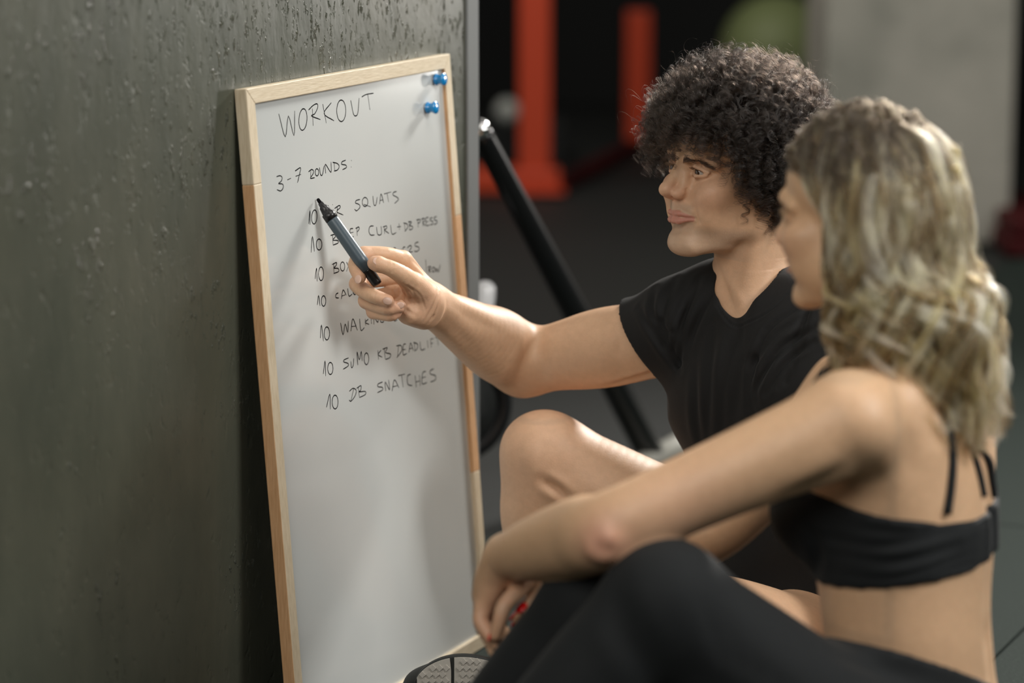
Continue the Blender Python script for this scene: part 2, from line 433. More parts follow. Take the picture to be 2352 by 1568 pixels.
# ------------------------------------------------------------------ the setting
TH = .43481; U = np.array([math.sin(TH), math.cos(TH), 0]); NW = np.array([math.cos(TH), -math.sin(TH), 0]); Z3 = np.array([0, 0, 1.])
W0 = np.array([-.36089, 3.68916, 0])            # foot of the wall below the whiteboard's near edge
def struct(o): return tag(o, kind='structure')
wl = struct(bx('wall_left', W0, U, NW, Z3, (-4.2, -.34, 0), (.688, 0, 3.2), M['wall']))
tr = struct(bx('trim_1', W0, U, NW, Z3, (.688, -.02, 0), (.729, .004, 3.2), M['steel'], bev=.002))
fl = struct(bx('floor', (0, 0, 0), (1, 0, 0), (0, 1, 0), Z3, (-7, -3, -.12), (7, 13, -.012), M['rubber']))
struct(bx('ceiling', (0, 0, 0), (1, 0, 0), (0, 1, 0), Z3, (-7, -3, 3.6), (7, 13, 3.7), M['back']))
struct(bx('wall_back', (0, 0, 0), (1, 0, 0), (0, 1, 0), Z3, (-7, 12.2, 0), (7, 12.4, 3.6), M['back']))
struct(bx('wall_right', (0, 0, 0), (1, 0, 0), (0, 1, 0), Z3, (6.4, -3, 0), (6.6, 12.2, 3.6), M['conc']))
V, F = box_vf((0, 0, 0), U, NW, Z3, (.0025, .0025, -.012), (.9975, .9975, 0)); tile_me = None
for i in range(-1, 9):
    for j in range(0, 5):
        o0 = W0+U*(i-.35)+NW*(.804-1+j)
        if o0[1] > 11.6 or o0[1] < 1.4 or o0[0] > 5.2: continue
        if tile_me is None:
            t0 = fixn(mesh('floor_tile', V, F, M['floor'], fl)); tile_me = t0.data; t0.location = o0
        else:
            t1 = t0.copy(); COL.objects.link(t1); t1.location = o0
pil = struct(bx('wall_pillar', (0, 0, 0), (1, 0, 0), (0, 1, 0), Z3, (.912, 8.27, 0), (1.462, 8.85, 3.6), M['conc'], bev=.012))

# ------------------------------------------------------------------ whiteboard
D = .06772; TLb = W0+Z3*math.sqrt(.81-D*D); BLb = W0+NW*D; BV = (TLb-BLb)/.9; BN = np.cross(U, BV); BN *= np.sign(BN@NW)
board = empty('whiteboard', BLb+U*.3, 'white marker board in a pale pine frame leaning on the dark concrete wall', 'whiteboard')
def brd(u, v, n=0.): return BLb+U*u+BV*v+BN*n
def rail(pts_uv, mside, mfront, t=.018):
    V = [brd(u, v, n) for n in (0, t) for u, v in pts_uv]
    F = [(3, 2, 1, 0), (4, 5, 6, 7)]+[(i, (i+1) % 4, (i+1) % 4+4, i+4) for i in range(4)]
    o = mesh('frame_rail', V, F, mfront, board); o.data.materials.append(mside)
    fixn(o, .0012, 2)
    for p in o.data.polygons:
        if p.normal.dot(Vector(-U)) > .7: p.material_index = 1
    return o
FWD = .021
rail([(0, .9), (FWD, .9-FWD), (FWD, .775), (0, .775)], M['wood'], M['wood'])
rail([(0, .775), (FWD, .775), (FWD, FWD), (0, 0)], M['wood2'], M['wood'])  # pine piece below the joint; warm light is painted into its side face
rail([(0, .9), (.6, .9), (.6-FWD, .9-FWD), (FWD, .9-FWD)], M['woodh'], M['woodh'])
rail([(0, 0), (FWD, FWD), (.6-FWD, FWD), (.6, 0)], M['woodh'], M['woodh'])
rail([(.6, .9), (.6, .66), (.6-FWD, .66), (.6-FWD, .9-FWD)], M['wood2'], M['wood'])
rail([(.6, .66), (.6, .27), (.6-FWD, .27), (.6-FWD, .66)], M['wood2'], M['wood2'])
rail([(.6, .27), (.6, 0), (.6-FWD, FWD), (.6-FWD, .27)], M['wood'], M['wood'])
bx('writing_surface', BLb, U, BV, BN, (FWD-.004, FWD-.004, .003), (.6-FWD+.004, .9-FWD+.004, .012), M['board'], board)
WRITING = [  # strokes of each written line: board coordinates in tenths of a millimetre
 ('workout', [[899,8594,1021,8276,1151,8542,1256,8269,1331,8594],[1556,8599,1604,8591,1638,8557,1652,8503,1643,8440,1612,8380,1566,8336,1514,8316,1466,8324,1432,8359,1418,8413,1428,8475,1458,8535,1504,8579,1556,8599,1604,8591],[1814,8577,1804,8346],[1710,8569,1844,8618,1959,8629,1963,8574,1870,8502,1776,8482,2018,8409],[2115,8611,2173,8345],[2358,8608,2131,8481,2396,8356],[2626,8619,2683,8610,2728,8575,2753,8518,2753,8453,2727,8391,2681,8345,2624,8325,2567,8334,2522,8370,2497,8426,2497,8492,2523,8553,2569,8598,2626,8619,2683,8610],[2922,8590,2967,8402,3032,8362,3101,8400,3172,8599],[3250,8607,3389,8629,3612,8627],[3436,8625,3464,8404]]),
 ('rounds', [[706,7779,801,7781,852,7750,819,7706,742,7683,847,7664,861,7619,790,7580,686,7608],[984,7704,1086,7714],[1210,7797,1365,7823,1319,7735,1250,7634],[1216,7725,1363,7734],[1575,7745,1660,7766,1710,7745,1694,7703,1610,7653,1731,7648],[1638,7746,1617,7643],[1804,7760,1825,7756,1843,7744,1853,7725,1853,7704,1844,7684,1827,7670,1805,7664,1784,7668,1766,7680,1756,7699,1756,7720,1765,7740,1782,7754,1804,7760,1825,7756],[1887,7769,1898,7673,1951,7662,2016,7776],[2044,7669,2055,7794,2196,7667,2219,7809],[2308,7790,2303,7671],[2268,7797,2393,7767,2442,7722,2388,7679,2285,7673],[2640,7785,2534,7774,2520,7742,2629,7719,2647,7683,2526,7665],[2802,7765,2810,7757],[2783,7677,2791,7669]]),
 ('air_squats', [[1467,7049,1527,7225,1501,7033],[1649,7215,1682,7209,1705,7185,1715,7149,1709,7108,1689,7070,1658,7042,1623,7030,1591,7036,1567,7059,1558,7095,1563,7136,1584,7175,1614,7203,1649,7215,1682,7209],[1964,7101,2036,7229,2091,7091],[1987,7153,2080,7148],[2167,7225,2175,7220],[2174,7161,2176,7067],[2298,7176,2266,7055],[2218,7165,2352,7189,2382,7158,2273,7114,2451,7045],[2971,7197,2861,7197,2829,7166,2931,7132,2947,7088,2844,7054,2789,7084],[3108,7208,3144,7202,3174,7185,3192,7159,3194,7131,3180,7106,3152,7088,3116,7081,3080,7087,3050,7105,3032,7130,3030,7158,3045,7183,3072,7201,3108,7208,3144,7202],[3077,7114,3264,7058],[3357,7200,3367,7078,3426,7066,3486,7170],[3538,7061,3606,7198,3664,7062],[3556,7111,3647,7107],[3697,7187,3914,7189],[3790,7190,3815,7058],[4084,7176,3989,7173,3968,7139,4071,7098,4124,7056,3995,7014]]),
 ('bicep_curl', [[1468,6659,1539,6868,1561,6660],[1704,6811,1738,6804,1766,6785,1782,6755,1782,6722,1768,6691,1741,6670,1707,6662,1673,6668,1645,6688,1630,6717,1629,6750,1643,6781,1670,6802,1704,6811,1738,6804],[2105,6806,2095,6676],[2046,6814,2161,6812,2175,6776,2095,6745,2232,6719,2241,6684,2089,6674],[2320,6812,2317,6687],[2479,6805,2399,6801,2378,6707,2475,6691],[2702,6824,2614,6822,2614,6717,2702,6712],[2614,6773,2703,6772],[2813,6809,2807,6705],[2775,6814,2866,6823,2881,6793,2816,6760],[3309,6779,3204,6786,3159,6728,3200,6666,3319,6650],[3396,6754,3410,6652,3483,6628,3533,6650,3534,6750],[3624,6738,3621,6624],[3591,6728,3699,6728,3694,6693,3630,6680,3758,6612],[3823,6726,3848,6593,3983,6597],[4087,6713,4084,6620],[4023,6671,4141,6663],[4257,6691,4255,6582],[4227,6702,4333,6674,4341,6622,4248,6576],[4400,6694,4397,6578],[4379,6700,4478,6684,4411,6642,4499,6616,4478,6582,4397,6578],[4672,6688,4677,6578],[4640,6692,4752,6685,4746,6649,4673,6637],[4833,6682,4831,6572],[4801,6686,4898,6681,4892,6645,4834,6630,4912,6569],[5028,6679,4946,6679,4945,6572,5043,6569],[4947,6626,5019,6625],[5157,6662,5080,6657,5085,6627,5157,6603,5141,6568,5059,6564],[5295,6659,5212,6655,5215,6618,5294,6593,5272,6559,5179,6556]]),
 ('box_jump_overs', [[1520,6289,1585,6430,1575,6247],[1699,6426,1730,6420,1754,6396,1766,6361,1765,6320,1750,6282,1725,6254,1694,6243,1664,6249,1640,6273,1627,6308,1628,6349,1643,6387,1668,6415,1699,6426,1730,6420],[2072,6429,2061,6292],[2024,6415,2155,6424,2128,6382,2061,6361,2184,6337,2192,6294,2049,6287],[2315,6407,2343,6402,2365,6385,2378,6361,2378,6333,2367,6308,2345,6290,2317,6283,2290,6289,2267,6305,2255,6330,2254,6357,2266,6383,2288,6401,2315,6407,2343,6402],[2441,6390,2535,6251],[2560,6401,2419,6261],[2794,6382,2792,6284,2702,6276],[2883,6384,2882,6285,2957,6281,2982,6384],[3035,6263,3055,6388,3109,6295,3184,6384,3187,6269],[3289,6376,3286,6262],[3259,6376,3365,6370,3358,6331,3289,6319],[3882,6389,3909,6384,3931,6368,3943,6344,3944,6317,3932,6293,3911,6275,3884,6269,3857,6274,3835,6290,3823,6314,3823,6340,3834,6365,3855,6382,3882,6389,3909,6384],[3973,6360,4029,6243,4109,6348],[4224,6354,4154,6349,4162,6246,4251,6245],[4155,6298,4224,6296],[4284,6331,4377,6355,4420,6327,4331,6266,4451,6257],[4652,6368,4555,6367,4539,6325,4640,6296,4650,6258,4567,6240,4496,6258]]),
 ('calorie_row', [[1524,5931,1580,6053,1598,5906],[1707,6028,1734,6023,1755,6004,1767,5976,1767,5945,1754,5916,1733,5895,1706,5887,1679,5893,1657,5912,1646,5939,1646,5971,1658,6000,1680,6020,1707,6028,1734,6023],[2135,6003,2071,5996,2058,5952,2141,5932],[2210,5907,2278,6023,2358,5938],[2228,5946,2330,5947],[2410,6024,2436,5914,2533,5928],[2613,6008,2636,6003,2655,5989,2666,5969,2666,5947,2656,5927,2638,5912,2616,5907,2593,5912,2574,5926,2564,5945,2563,5968,2573,5988,2591,6002,2613,6008,2636,6003],[2777,6003,2775,5905],[2746,6001,2841,5996,2829,5960,2784,5957,2856,5904],[2955,5998,2957,5898],[3106,5996,3040,5999,3042,5899,3120,5897],[3041,5949,3104,5947],[3880,6018,3881,5931],[3848,6018,3957,6014,3898,5979,3971,5961,3953,5930,3881,5930],[4083,6010,4083,5916],[4241,6009,4240,5907],[4351,6000,4255,5959,4352,5905],[4513,6006,4448,6004,4451,5905,4528,5904],[4450,5956,4511,5956],[4667,5962,4627,5957,4639,5907,4707,5907],[4833,6085,4839,5900],[4912,5963,4906,5868],[4889,5963,4977,5961,4972,5928,4915,5921,4985,5871],[5062,5938,5079,5934,5093,5925,5101,5911,5101,5895,5094,5881,5081,5871,5064,5867,5047,5870,5033,5880,5025,5894,5025,5910,5032,5924,5045,5934,5062,5938,5079,5934],[5126,5925,5148,5854,5188,5901,5219,5844,5295,5945]]),
 ('walking_lunges', [[1535,5472,1593,5645,1615,5415],[1728,5595,1760,5587,1786,5564,1800,5529,1799,5489,1784,5453,1758,5427,1725,5417,1693,5424,1667,5448,1653,5483,1654,5522,1669,5559,1695,5584,1728,5595,1760,5587],[2135,5586,2180,5412,2261,5550,2318,5425,2359,5579],[2411,5422,2493,5584,2601,5402],[2437,5484,2575,5469],[2689,5552,2703,5388,2810,5408],[2852,5526,2852,5431],[2944,5506,2844,5478,2954,5431],[3024,5509,3026,5425],[3097,5406,3119,5501,3217,5417,3246,5495],[3411,5469,3323,5468,3304,5410,3385,5394,3391,5427],[3697,5461,3720,5358,3813,5358],[3893,5445,3905,5356,3977,5350,4009,5442],[4059,5341,4066,5441,4161,5348,4186,5440],[4326,5427,4250,5419,4239,5351,4328,5337,4334,5375],[4494,5419,4419,5419,4419,5330,4507,5327],[4419,5377,4487,5374],[4665,5416,4579,5414,4583,5377,4662,5354,4657,5323,4564,5322]]),
 ('sumo_deadlift', [[1538,4975,1616,5144,1597,4935],[1746,5098,1779,5090,1805,5068,1819,5035,1819,4998,1804,4965,1778,4941,1746,4933,1713,4940,1688,4963,1673,4996,1673,5032,1688,5066,1714,5089,1746,5098,1779,5090],[2285,5068,2157,5064,2138,5038,2254,4995,2248,4959,2100,4940],[2343,5009,2347,4919,2402,4946,2432,5038],[2533,4923,2541,5109,2590,4988,2664,5095,2670,4956],[2800,5048,2830,5041,2853,5019,2866,4987,2866,4951,2852,4918,2828,4894,2798,4885,2768,4892,2744,4914,2731,4946,2732,4983,2745,5016,2770,5039,2800,5048,2830,5041],[3154,5026,3154,4889],[3248,5010,3154,4965,3270,4907],[3347,5016,3357,4862],[3298,5016,3444,5014,3379,4957,3525,4909,3491,4861,3363,4859],[3793,4993,3733,4827],[3720,4993,3866,4973,3870,4895,3709,4823],[4016,4971,3939,4968,3910,4834,4027,4830],[3921,4902,4004,4895],[4094,4833,4166,4961,4233,4833],[4119,4883,4220,4877],[4282,4949,4282,4824],[4259,4953,4377,4909,4368,4849,4278,4820],[4465,4926,4480,4806,4616,4798],[4703,4909,4708,4790],[4807,4907,4810,4781],[4807,4907,4910,4901],[4807,4844,4882,4839],[4963,4905,5102,4897],[5032,4899,5039,4773]]),
 ('db_snatches', [[1552,4510,1675,4671,1656,4461],[1805,4630,1842,4621,1871,4595,1887,4558,1887,4516,1870,4477,1841,4451,1804,4441,1768,4450,1739,4476,1723,4514,1723,4556,1739,4594,1769,4620,1805,4630,1842,4621],[2361,4618,2255,4466],[2231,4607,2344,4628,2430,4583,2388,4516,2261,4462,2206,4487],[2499,4622,2506,4471],[2450,4609,2578,4623,2559,4562,2503,4547,2688,4520,2681,4476,2505,4467],[3223,4558,3083,4553,3080,4515,3195,4487,3205,4447,3042,4436],[3297,4412,3302,4543,3417,4408,3409,4555],[3488,4376,3584,4523,3704,4385],[3530,4433,3661,4424],[3716,4560,3920,4547],[3814,4551,3834,4369],[4100,4515,3997,4502,3988,4387,4122,4340],[4231,4468,4243,4294],[4371,4450,4368,4287],[4239,4373,4357,4367],[4580,4468,4476,4463,4434,4314,4594,4300],[4458,4396,4567,4391],[4838,4461,4722,4450,4725,4402,4873,4352,4863,4291,4706,4288]]),
]

rnd = random.Random(5)
for nm, strokes in WRITING:
    for s in strokes:
        q = [brd(s[i]/1e4, s[i+1]/1e4, .0121) for i in range(0, len(s), 2)]
        if len(q) > 2: q = bez(q, 4)
        rr = [.00085*(.9+.2*rnd.random()) for _ in q]; rr[-1] *= .6; rr[0] *= .8
        v, f = tube_vf(q, rr, 6); v = np.array(v)
        v = v-np.outer((v-brd(0, 0, .0121))@BN*.9, BN)
        mesh('pen_stroke', v, f, M['ink'], board, True)
def magnet(u, v, label):
    c = brd(u, v, .012); m = empty('magnet', c, label, 'magnet', 'blue push pin magnets on the whiteboard')
    lathe('magnet_disc', c, BN, [(0, .0074), (.002, .0074)], M['magnet'], m)
    lathe('grip', c, BN, [(.002, .0080), (.0028, .0086), (.005, .0082), (.0070, .0068), (.0105, .0066), (.0130, .0084), (.0155, .0092), (.0168, .0088), (.0174, .004)], M['blue'], m)
magnet(.5545, .8655, 'blue push pin magnet in the top right corner of the whiteboard')
magnet(.5205, .8270, 'blue push pin magnet just below the corner one on the whiteboard')

# ------------------------------------------------------------------ gym equipment behind
rack = empty('squat_rack', (.08, 9.45, 0), 'bright red steel rack with tall upright and floor beam, far back', 'rack')
bx('upright', (.075, 9.47, 0), (1, 0, 0), (0, 1, 0), Z3, (-.052, -.05, .05), (.052, .05, 3.0), M['red'], rack, .006)
bx('foot', (.075, 9.47, 0), (1, 0, 0), (0, 1, 0), Z3, (-.27, -.07, 0), (.085, .07, .075), M['red'], rack, .008)
bx('foot_plate', (.075, 9.47, 0), (1, 0, 0), (0, 1, 0), Z3, (-.09, -.1, 0), (.10, .1, .012), M['red'], rack, .003)
bx('short_post', (.47, 10.62, 0), (1, 0, 0), (0, 1, 0), Z3, (-.045, -.045, .04), (.045, .045, .52), M['red'], rack, .006)
d_ = nz(np.array([.47, 10.62, 0])-np.array([.16, 9.47, 0]))
bx('floor_beam', (.16, 9.5, 0), d_, np.cross(Z3, d_), Z3, (0, -.025, 0), (1.12, .025, .035), M['darkred'], rack, .004)
def sphere_thing(name, c, r, m, label, cat):
    o = blob(name, c, np.eye(3), (r, r, r), m, None, 24); tag(o, label, cat); return o
c_ = at(1165, 288, 9.9)
c_[1] = 10.35; pb = empty('plyo_box', (c_[0], c_[1], 0), 'low black box behind the red rack holding a grey ball', 'box')
bx('box_body', (c_[0], c_[1], 0), (1, 0, 0), (0, 1, 0), Z3, (-.35, -.2, 0), (.2, .25, c_[2]-.055), M['back'], pb, .01)
bx('box_lid', (c_[0], c_[1], 0), (1, 0, 0), (0, 1, 0), Z3, (-.355, -.205, c_[2]-.055), (.205, .255, c_[2]-.045), M['back'], pb, .003)
gb = empty('medicine_ball', c_, 'small grey ball to the left of the red upright', 'ball')
blob('ball_shell', c_, np.eye(3), (.045, .045, .045), M['greyball'], gb); lathe('valve', c_+np.array([0, -.0445, 0]), (0, -1, 0), [(0, .006), (.002, .004)], M['tube'], gb, 10)
c_ = at(1785, 118, 10.2)
st = empty('storage_box', (c_[0], c_[1], 0), 'dark storage box carrying the large green ball', 'box')
bx('box_body', (c_[0], c_[1], 0), (1, 0, 0), (0, 1, 0), Z3, (-.3, -.25, 0), (.3, .3, c_[2]-.225), M['back'], st, .01)
bx('box_lid', (c_[0], c_[1], 0), (1, 0, 0), (0, 1, 0), Z3, (-.31, -.26, c_[2]-.225), (.31, .31, c_[2]-.205), M['back'], st, .003)
eb = empty('exercise_ball', c_, 'large olive green exercise ball beside the concrete pillar', 'ball')
blob('ball_shell', c_, np.eye(3), (.205, .205, .205), M['green'], eb, 32); lathe('valve', c_+np.array([0, -.203, .02]), (0, -1, 0), [(0, .012), (.004, .008)], M['tube'], eb, 10)
mt = empty('folded_mat', (1.62, 8.15, 0), 'dark red padded mat lying beside the pillar foot', 'mat')
bx('mat_panel', (1.62, 8.2, 0), (1, 0, 0), (0, 1, 0), Z3, (-.21, -.2, 0), (.4, .4, .055), M['darkred'], mt, .012)
bx('mat_panel', (1.62, 8.2, 0), (1, 0, 0), (0, 1, 0), Z3, (-.20, -.19, .056), (.4, .4, .11), M['darkred'], mt, .012)
A0 = at(1102, 300, 4.75); A1 = at(1492, 1050, 5.45); A1[2] = .045
mc = empty('gym_machine', (A1[0], A1[1], 0), 'black tubular gym machine slanting up behind the wall edge', 'gym machine')
tube('main_tube', [A0, A0*.98+A1*.02, A0*.5+A1*.5, A1], [.017, .019, .024, .0265], M['tube'], mc, 20)
dd = nz(A0-A1); lathe('end_cap', A0-dd*.002, dd, [(0, .0185), (.012, .0185), (.018, .013), (.02, .004)], M['chrome'], mc)
B0 = at(1450, 1085, 5.35); B1 = at(1720, 900, 5.9); B0[2] = B1[2] = .03
tube('base_bar', [B0, B1], .026, M['greytube'], mc, 20)
for q, dq in ((B0, -1), (B1, 1)):
    e_ = nz(B1-B0)*dq; lathe('rubber_foot', q-e_*.01, e_, [(0, .0285), (.035, .0285), (.04, .022)], M['tube'], mc)
cw = at(1048, 930, 5.0); dw = nz(np.array([.35, -1, .05])); aw = nz(np.cross(dw, Z3)); bw = np.cross(dw, aw)
tube('flywheel', [cw+(aw*math.cos(t)+bw*math.sin(t))*.088 for t in np.linspace(0, 2*math.pi, 41)], .016, M['tube'], mc, 10)
lathe('flywheel_disc', cw-dw*.006, dw, [(0, .082), (.012, .082)], M['rubber'], mc)
lathe('hub', cw-dw*.02, dw, [(0, .02), (.04, .02), (.045, .012)], M['chrome'], mc)
g0 = at(1104, 712, 4.9); g1 = at(1112, 662, 4.9)
tube('pale_grip', bez([g0-Z3*.02, g0, g1, g1+Z3*.012], 4), [.014, .017, .02, .021, .022, .022, .022, .021, .02, .018, .014, .011, .006][:13], M['pale'], mc, 16)
tube('stem', [cw, cw*.5+g0*.5+np.array([-.02, 0, 0]), g0-Z3*.015], .011, M['tube'], mc, 12)

# ------------------------------------------------------------------ marker pen
MT = at(729, 456, 3.862); ME = at(869, 655, 3.862); MD = nz(ME-MT)
pen = empty('marker_pen', ME, 'grey whiteboard marker with black ends held in the man\'s hand', 'marker')
lathe('felt_tip', MT, MD, [(0, .0012), (.001, .0022), (.006, .0026), (.0095, .0026)], M['ink'], pen, 16)
lathe('nozzle', MT, MD, [(.007, .0036), (.012, .0042), (.0135, .0056), (.017, .0062), (.0235, .0074), (.0240, .0090), (.0345, .0092)], M['black'], pen, 24)
lathe('barrel', MT, MD, [(.0345, .0088), (.037, .0091), (.100, .0096), (.1185, .0094)], M['marker'], pen, 28)
lathe('end_plug', MT, MD, [(.1185, .0086), (.120, .0086), (.121, .0079), (.139, .0073), (.1425, .0062), (.1430, .004)], M['black'], pen, 24)

# ------------------------------------------------------------------ heads
def head(body, O, f, up, s, male=True):
    """O origin between the ears, f face direction; s metres per head millimetre"""
    f = nz(f); r = nz(np.cross(f, up)); u = np.cross(r, f); R = np.array([r, f, u])
    P = lambda x, y, z: np.asarray(O)+(r*x+f*y+u*z)*s
    def el(c, rad, k=12, mode='u', rot=None):
        body.el(P(*c), np.array(rad)*s, R if rot is None else rot@R, k*s, mode)
    def rc(a, b, ra, rb, k=10, mode='u'): body.rc(P(*a), P(*b), ra*s, rb*s, k*s, mode)
    rx = lambda a: np.array([[1, 0, 0], [0, math.cos(a), math.sin(a)], [0, -math.sin(a), math.cos(a)]])
    el((0, -8, 40), (75, 95, 76), 5)
    el((0, 32, 38), (63, 60, 58), 20)
    el((0, 36, -35), (54, 54, 66), 20)
    el((0, 63, -52), (34, 34, 36), 20)
    for q in (-1, 1):
        rc((q*58, -2, -18), (q*50, 10, -68), 13, 13, 25)
        rc((q*50, 10, -70), (q*18, 76, -106), 13.5, 13.5, 22)
        el((q*46, 62, -27), (20, 24, 17), 20)
        rc((q*8, 90, 15), (q*28, 89, 17), 6.5, 7, 14); rc((q*28, 89, 17), (q*50, 72, 9), 7, 6, 14)
        el((q*40, 50, -62), (20, 32, 26), 22)
        # ear
        el((q*74, -8, -8), (6, 16, 29), 6, rot=np.array([[math.cos(.3), q*math.sin(.3), 0], [-q*math.sin(.3), math.cos(.3), 0], [0, 0, 1]]))
        el((q*82, -6, -2), (5, 9, 17), 4, 's'); el((q*75, -2, -32), (5, 7, 9), 6)
    el((0, 82 if male else 79, -106), (18 if male else 13, 16 if male else 14, 14), 16)
    el((0, 44, -101), (36, 42, 15), 20)
    # eye sockets, lids
    for q in (-1, 1):
        el((q*30, 99, -3), (19, 14, 12), 11, 's')
        el((q*31, 76.8, -3.5), (14.8, 14.0, 13.0), 3)
        rc((q*16, 84, 2.0), (q*30, 91.5, 4.0), 2.4, 3.0, 3); rc((q*30, 91.5, 4.0), (q*46, 80.5, -2.5), 3.0, 2.6, 3)
        rc((q*17, 84, -7.5), (q*31, 90.3, -9.5), 2.0, 2.4, 3); rc((q*31, 90.3, -9.5), (q*44, 82, -7), 2.4, 2, 3)
        tl2 = q*.16; el((q*31, 91, -3.2), (13.5, 9, 3.0), 1.0, 's', rot=np.array([[math.cos(tl2), 0, -math.sin(tl2)], [0, 1, 0], [math.sin(tl2), 0, math.cos(tl2)]]))
        body.crease([P(q*17, 90, 6), P(q*31, 95, 8.0), P(q*46, 82, 2.5)], .0014*s*1000, .0014*s*1000)
        body.crease([P(q*17, 92, -11), P(q*29, 93, -15), P(q*40, 86, -14)], .0009*s*1000, .0028*s*1000)
        for a_ in (-4, -9, -15): body.crease([P(q*47, 79, -4+a_*.3), P(q*54, 70, -5+a_*1.1)], .0005*s*1000, .0013*s*1000)
    # nose
    n_ = 118 if male else 112
    rc((0, 93, 6), (0, 99, -6), 7.0, 6.6, 10); rc((0, 99, -6), (0, n_-3.5, -28), 6.6, 8.2, 8)
    el((0, n_-2.0, -32.5), (9.6, 10.5, 9.0), 7)
    for q in (-1, 1):
        el((q*13.0, 103, -36), (7.2, 11.5, 7.8), 5); rc((q*10, 93, -8), (q*12, 96, -26), 6, 7, 10)
    rc((0, n_-6, -39.5), (0, 100, -43), 4.2, 4.5, 5)
    for q in (-1, 1):
        el((q*7, 106, -45.5), (3.8, 6.8, 4.5), 2.2, 's')
        body.crease([P(q*20.5, 96, -29), P(q*23, 95, -37), P(q*19, 95, -44)], .0022*s*1000, .0020*s*1000)
        body.crease([P(q*22, 98, -40), P(q*30, 92, -53), P(q*37, 82, -70)], .0018*s*1000, .0045*s*1000)
        el((q*43, 68, -36), (16, 20, 14), 16)
    # mouth
    rc((0, 96, -48), (0, 98.5, -60), 6, 5, 8)
    for q in (-1, 1):
        rc((0, 99.3, -64), (q*10, 98.3, -63.4), 3.5, 3.8, 3.2); rc((q*10, 98.3, -63.4), (q*28.5, 84.5, -66.6), 3.8, 1.2, 3.6)
        rc((0, 98.3, -74), (q*10, 97, -73.6), 4.7, 4.4, 4); rc((q*10, 97, -73.6), (q*27, 85, -68.5), 4.4, 1.2, 4)
        body.crease([P(0, 105, -68.6), P(q*11, 102.5, -68.5), P(q*21, 93, -68.2), P(q*31, 84.5, -67.4)], .0038*s*1000, .0015*s*1000)
        body.crease([P(q*29, 88, -64), P(q*32, 85, -69), P(q*31, 84, -74)], .0016*s*1000, .0026*s*1000)
    body.crease([P(-16, 94, -85), P(0, 97, -86), P(16, 94, -85)], .0026*s*1000, .006*s*1000)
    body.crease([P(0, 103, -47), P(0, 105, -58)], .0013*s*1000, .003*s*1000)
    return P, R
def eyes(P, R, s, parent, look):
    for q in (-1, 1):
        c = P(q*31, 77.2, -3.5); lk = nz(look)
        e = blob('eye', c, R, (12.6*s, 12.6*s, 12.6*s), M['eyewhite'], parent, 16)
        b = nz(np.cross(lk, (0, 0, 1))); a = np.cross(b, lk)
        blob('iris', c+lk*9.3*s, np.array([b, a, lk]), (6.8*s, 6.8*s, 4.1*s), M['iris'], e, 10)
def gauss(V, p, r): return np.exp(-((V-p)**2).sum(1)/r**2)
def segd(V, a, b):
    v = b-a; t = np.clip(((V-a)@v)/(v@v), 0, 1); return np.sqrt(((V-a-t[:, None]*v)**2).sum(1))
def face_col(V, C, P, R, s, male):
    L = (V-P(0, 0, 0))@R.T/s
    def blend(m, c):
        nonlocal C; C = C*(1-m[:, None])+np.array(c)*m[:, None]
    x, y, z = L.T; near = (np.abs(x) < 95) & (np.abs(y) < 140) & (z > -125) & (z < 140)
    for q in (-1, 1):
        blend(.5*gauss(L, (q*46, 74, -34), 24)*near, (.66, .35, .25)); blend(.35*gauss(L, (q*13, 104, -38), 13)*near, (.64, .32, .23))
        blend(.45*gauss(L, (q*30, 90, -1), 15)*near, (.50, .31, .22))
    blend(.45*gauss(L, (0, 112, -36), 15)*near, (.66, .33, .24))
    lip = np.zeros(len(V))
    for q in (-1, 1):
        d1 = segd(L, np.array([0, 101, -64.]), np.array([q*11, 100, -63.5])); d2 = segd(L, np.array([q*11, 100, -63.5]), np.array([q*27, 87, -67.5]))
        d3 = segd(L, np.array([0, 100, -74.]), np.array([q*11, 99, -73.5])); d4 = segd(L, np.array([q*11, 99, -73.5]), np.array([q*26, 87, -69.5]))
        for d, r in ((d1, 4.8), (d2, 3.2), (d3, 5.8), (d4, 3.4)): lip = np.maximum(lip, np.clip((r-d)/1.2+.5, 0, 1))
    if male:
        st = np.clip((-44-z)/12, 0, 1)*np.clip((y-8)/25, 0, 1)*np.clip((-36-z+.35*(y-40))/25+.2, 0, 1)*near
        st = np.maximum(np.clip((-74-z)/12, 0, 1)*np.clip((y)/25, 0, 1), np.clip((-46-z)/6, 0, 1)*np.clip((32-np.abs(x))/8, 0, 1)*(y > 70))*near*(z > -128)
        blend(.34*st, (.36, .31, .26))
        hl = np.clip((z-(30+np.clip((20-y)*.4, -5, 5)))/6, 0, 1)*1.0
        hl = np.maximum(np.clip((z-50)/6, 0, 1), np.clip((25-y)/8, 0, 1)*np.clip((z+22-.5*np.clip(-y, 0, 80))/8, 0, 1))*(np.abs(x) < 80)*(z < 140)
        blend(hl*((np.abs(x)<77)|(z>20)), (.012, .010, .009))
    else:
        hl = np.maximum(np.clip((z-48)/6, 0, 1), np.clip((18-y)/8, 0, 1)*np.clip((z+45)/8, 0, 1))*near
        blend(hl, (.10, .065, .035))
    blend(lip*near*.75, (.52, .20, .16))
    return C

